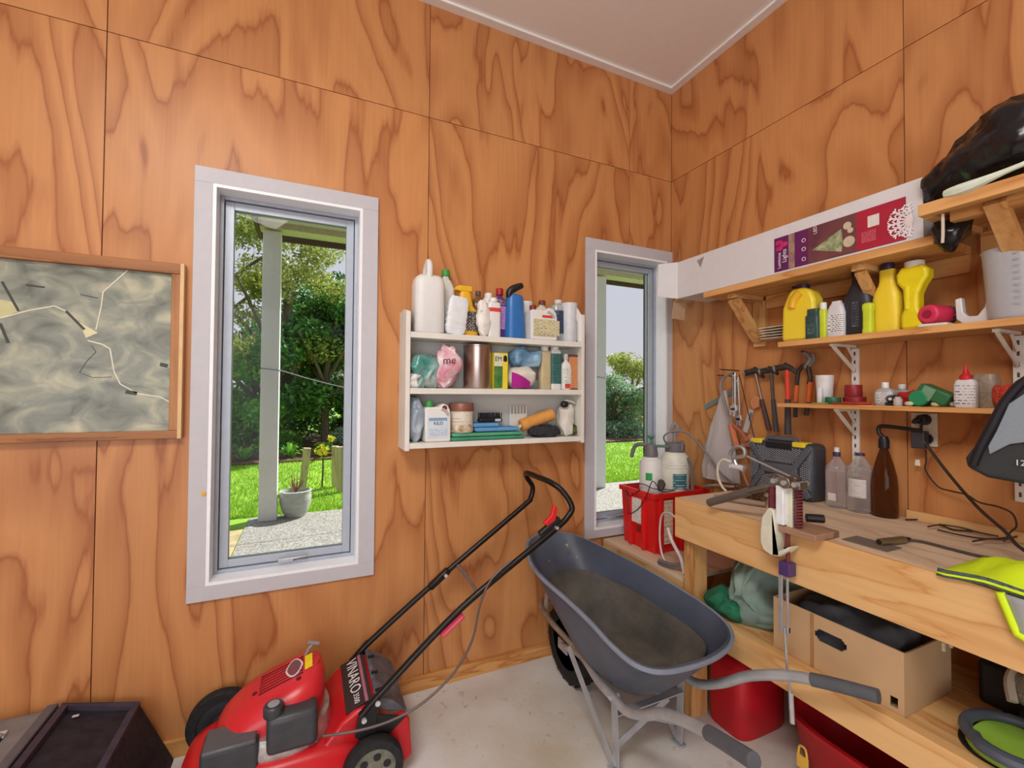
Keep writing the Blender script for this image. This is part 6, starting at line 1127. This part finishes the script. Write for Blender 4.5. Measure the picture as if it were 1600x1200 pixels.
# ------------------------------------------------------------------ tools on the wall
XW = -.022
A_ = lambda px, py, x=XW: atX(px, py, x)
TST = M("tool_steel", "8d8884", .36, .5, var=.15); TDK = M('tool_dark', '4a4543', .45, .6, var=.2); GDK = M('grip_darkgrey', '3c3a3c', .6)
def hammer(label, head, nb, he, he2, hm, grip, r=.009, xx=XW):
    a, b, c = A_(*nb, xx), A_(*he, xx), A_(*he2, xx); t = T('hammer', label, 'hammer', tuple(c), 0, 'hammers hanging on the wall', world=True)
    part('handle', MB().tube([a, (a+b)/2, b], r*.85, 10), hm, t); part('grip', MB().tube([b, (b+c)/2, c], lambda u: r*(1.05+.25*u), 10), grip, t)
    h0, h1, h2 = [A_(*q, xx) for q in head]
    part('head', MB().tube([h0, h0+(h1-h0)*.6, h1], .0150, 12).tube([h1-(h2-h1)*.15, (h1+h2)/2+Vector((0, 0, .006)), h2], lambda u: .0165*(1-.62*u), 10, sub=4), TDK, t)
    part('face', MB().cyl(h0+(h0-h1).normalized()*.007+Vector((-.003, 0, 0)), h0, .0165, n=18), TST, t)
    part('nail', MB().cyl((0, h1.y, h1.z-.006), (xx-.008, h1.y, h1.z-.006), .003, n=8), STEEL, t)
hammer('hammer with a pale bare shaft and dark grip, left of three', ((1165, 583), (1180, 579), (1194, 590)), (1181, 584), (1190, 624), (1202, 672), M('shaft_steel', 'a58c80', .35, .7), M('grip_maroon', '4a3434', .6))
hammer('dark steel hammer hanging in the middle of three', ((1189, 581), (1203, 578), (1216, 585)), (1205, 582), (1208, 624), (1213, 675), M('shaft_dark', '5c5452', .4, .6), GDK, xx=-.054)
hammer('claw hammer with a bright red shaft, right of three', ((1212, 576), (1228, 573), (1244, 583)), (1230, 578), (1231, 624), (1231, 679), M('shaft_red', 'd2412c', .45), GDK, r=.011, xx=-.086)
t = T('pipe_pliers', 'orange-handled water pump pliers hanging right of the hammers', 'pliers', tuple(A_(1258, 640)), 0, None, world=True)
part('jaw', MB().tube([A_(1257, 552), A_(1266, 560), A_(1262, 568), A_(1258, 575)], lambda u: .014-.003*u, 8, sub=3), TST, t); part('jaw', MB().tube([A_(1270, 553), A_(1272, 563), A_(1264, 572)], lambda u: .009, 8, sub=3), TST, t)
part('arm', MB().tube([A_(1260, 568), A_(1248, 580), A_(1245, 604)], .0085, 8, sub=3), TDK, t); part('arm', MB().tube([A_(1262, 568), A_(1266, 590), A_(1264, 600)], .010, 8, sub=3), TDK, t)
OR = M('handle_orange', 'd2672c', .45); part('handle', MB().tube([A_(1245, 602), A_(1243, 628)], .010, 8), OR, t); part('handle', MB().tube([A_(1266, 597), A_(1263, 628)], .011, 8), OR, t)
part('handle_end', MB().tube([A_(1243, 628), A_(1243, 652)], .009, 8), GDK, t); part('handle_end', MB().tube([A_(1263, 628), A_(1260, 649)], .0095, 8), GDK, t)
t = T('steel_ruler', 'grey steel straightedge hanging at a slant behind the clear bag', 'ruler', tuple(A_(1105, 637)), 0, None, world=True); part('blade', MB().beam(A_(1101, 637, -.006), A_(1152, 608, -.006), .026, .004, up=(1, 0, 0)), M('ruler_steel', '8d939c', .35, .8), t, smooth=0)
t = T('hacksaw', 'hacksaw with a grey tubular bow and orange grip hanging on the wall', 'hacksaw', tuple(A_(1150, 700)), 0, None, world=True)
part('bow', MB().tube([A_(px, py, -.108) for px, py in ((1147, 584), (1140, 584), (1130, 592), (1126, 606), (1130, 622), (1138, 648), (1143, 666))], .0075, 8, sub=4), M('bow_grey', 'a3a09c', .35, .6), t)
part('grip', MB().tube([A_(1142, 663, -.108), A_(1147, 682, -.108), A_(1152, 700, -.108)], lambda u: .014, 8, sub=3), M('grip_orange', 'c2724a', .5), t); part('grip', MB().tube([A_(1145, 664, -.108), A_(1158, 675, -.108), A_(1168, 690, -.108)], .010, 8, sub=3), M('grip_brownorange', 'a05c42', .5), t)
part('blade', MB().tube([A_(1155, 585, -.108), A_(1166, 632, -.108), A_(1180, 690, -.108)], .0025, 6), TDK, t)
def spanner(label, a, b, w, x):
    t = T('adjustable_spanner', label, 'spanner', tuple(A_(*b, x)), 0, 'adjustable spanners on the wall', world=True); p, q = A_(*a, x), A_(*b, x); d = (q-p).normalized(); s = d.cross(Vector((1, 0, 0))).normalized()
    part('shank', MB().beam(p, q, w, .007, up=(1, 0, 0)), CHROME, t, bevel=.002); part('web', MB().beam(p+d*.02+Vector((-.004, 0, 0)), q-d*.01+Vector((-.004, 0, 0)), w*.45, .002, up=(1, 0, 0)), TST, t, smooth=0)
    part('head', MB().prism([(-w*.9, 0), (w*.9, -.004), (w*1.1, .02), (w*.5, .03), (w*.4, .055), (-.002, .05), (0, .034), (-w*.7, .03), (-w*1.05, .05), (-w*1.3, .02)], lambda u, v, e: tuple(q+s*u+d*v+Vector((e, 0, 0))), -.008, .008), CHROME, t, bevel=.002)
    part('thumbscrew', MB().cyl(q+d*.016-s*.008+Vector((-.01, 0, 0)), q+d*.016+s*.010+Vector((-.01, 0, 0)), .006, n=10), TDK, t); part('eye', MB().cyl(p+d*.006+Vector((-.005, 0, 0)), p+d*.006+Vector((.004, 0, 0)), w*.32, n=12), TDK, t)
spanner('large chrome adjustable spanner hanging before the hacksaw', (1147, 582), (1147, 634), .017, -.128); spanner('smaller adjustable spanner hanging beside the large one', (1152, 590), (1155, 650), .013, -.016)
t = T('clear_carrier_bag', 'translucent white plastic bag hanging full on the wall', 'bag', tuple(A_(1125, 765, -.07)), 0, None, world=True)
rows = []
for py, l, r_, dp in ((612, 1128, 1136, .02), (640, 1120, 1140, .035), (670, 1112, 1144, .05), (700, 1104, 1148, .065), (730, 1100, 1152, .075), (750, 1099, 1155, .075), (764, 1104, 1150, .06), (770, 1115, 1140, .03)):
    a, b = A_(l, py, -.05), A_(r_, py, -.05); c, h = (a+b)/2, abs(a.y-b.y)/2
    rows.append([(c.x+dp*.52*math.sin(q)*(1+.10*math.sin(5*q+c.z*19)+.07*math.sin(11*q-c.z*31)), c.y+h*math.cos(q)*(1+.06*math.sin(4*q+c.z*23)+.05*math.sin(9*q)), c.z) for q in [2*math.pi*i/72 for i in range(72)]])
cw = wobble(.010, 22, 71)
def cbf(p): q = cw(p); q.x = min(q.x, -.008); q.z = max(q.z, ZB+.003); return q
part('plastic', MB().loft(rows).jitter(cbf), thin('film_translucent', 'f2eef0', .42, .3, 'd9d3d6'), t, smooth=70)
t = T('stud_square', 'pale metal square with an orange wooden end hanging by the hammers', 'square', tuple(A_(1172, 660)), 0, None, world=True)
part('blade', MB().beam(A_(1174, 640, -.03), A_(1164, 675, -.03), .026, .004, up=(1, 0, 0)), M('square_white', 'cfd2d6', .35, .4), t, smooth=0); part('slot', MB().beam(A_(1174, 645, -.033), A_(1171, 656, -.033), .012, .001, up=(1, 0, 0)), TST, t, smooth=0)
part('stock', MB().prism([(A_(*q, -.02).y, A_(*q, -.02).z) for q in ((1173, 628), (1181, 617), (1188, 622), (1186, 636), (1178, 640))], lambda u, v, d: (d, u, v), -.03, -.012), M('stock_orange', 'c8825c', .5), t, bevel=.002)
tag(part('clamp_pad', MB().prism([(A_(*q, -.02).y, A_(*q, -.02).z) for q in ((1164, 688), (1172, 678), (1182, 684), (1183, 698), (1166, 698))], lambda u, v, d: (d, u, v), -.03, -.001), M('pad_pink', 'c98c7c', .6), bevel=.003), 'pinkish wooden pad hanging above the drill case corner', 'wood piece')
t = T('tool_rack', 'orange-brown timber block fixed to the wall behind the hanging tools', 'rack', tuple(A_(1170, 700)), 0, None, world=True)
part('block', MB().box((-.022, -.60, 1.12), (-.001, -.50, 1.155)), PINE, t, smooth=0)
for k, (px, py) in enumerate(((1150, 579), (1146, 588), (1255, 550))): tag(part('wall_nail', MB().cyl((-.0005, A_(px, py).y, A_(px, py).z), (-.14 if k < 2 else -.035, A_(px, py).y, A_(px, py).z+.003), .003, n=8), TDK), ['dark nail at the top of the hacksaw', 'dark nail above the large spanner', 'dark nail holding the pliers'][k], 'nail', 'nails in the right wall')
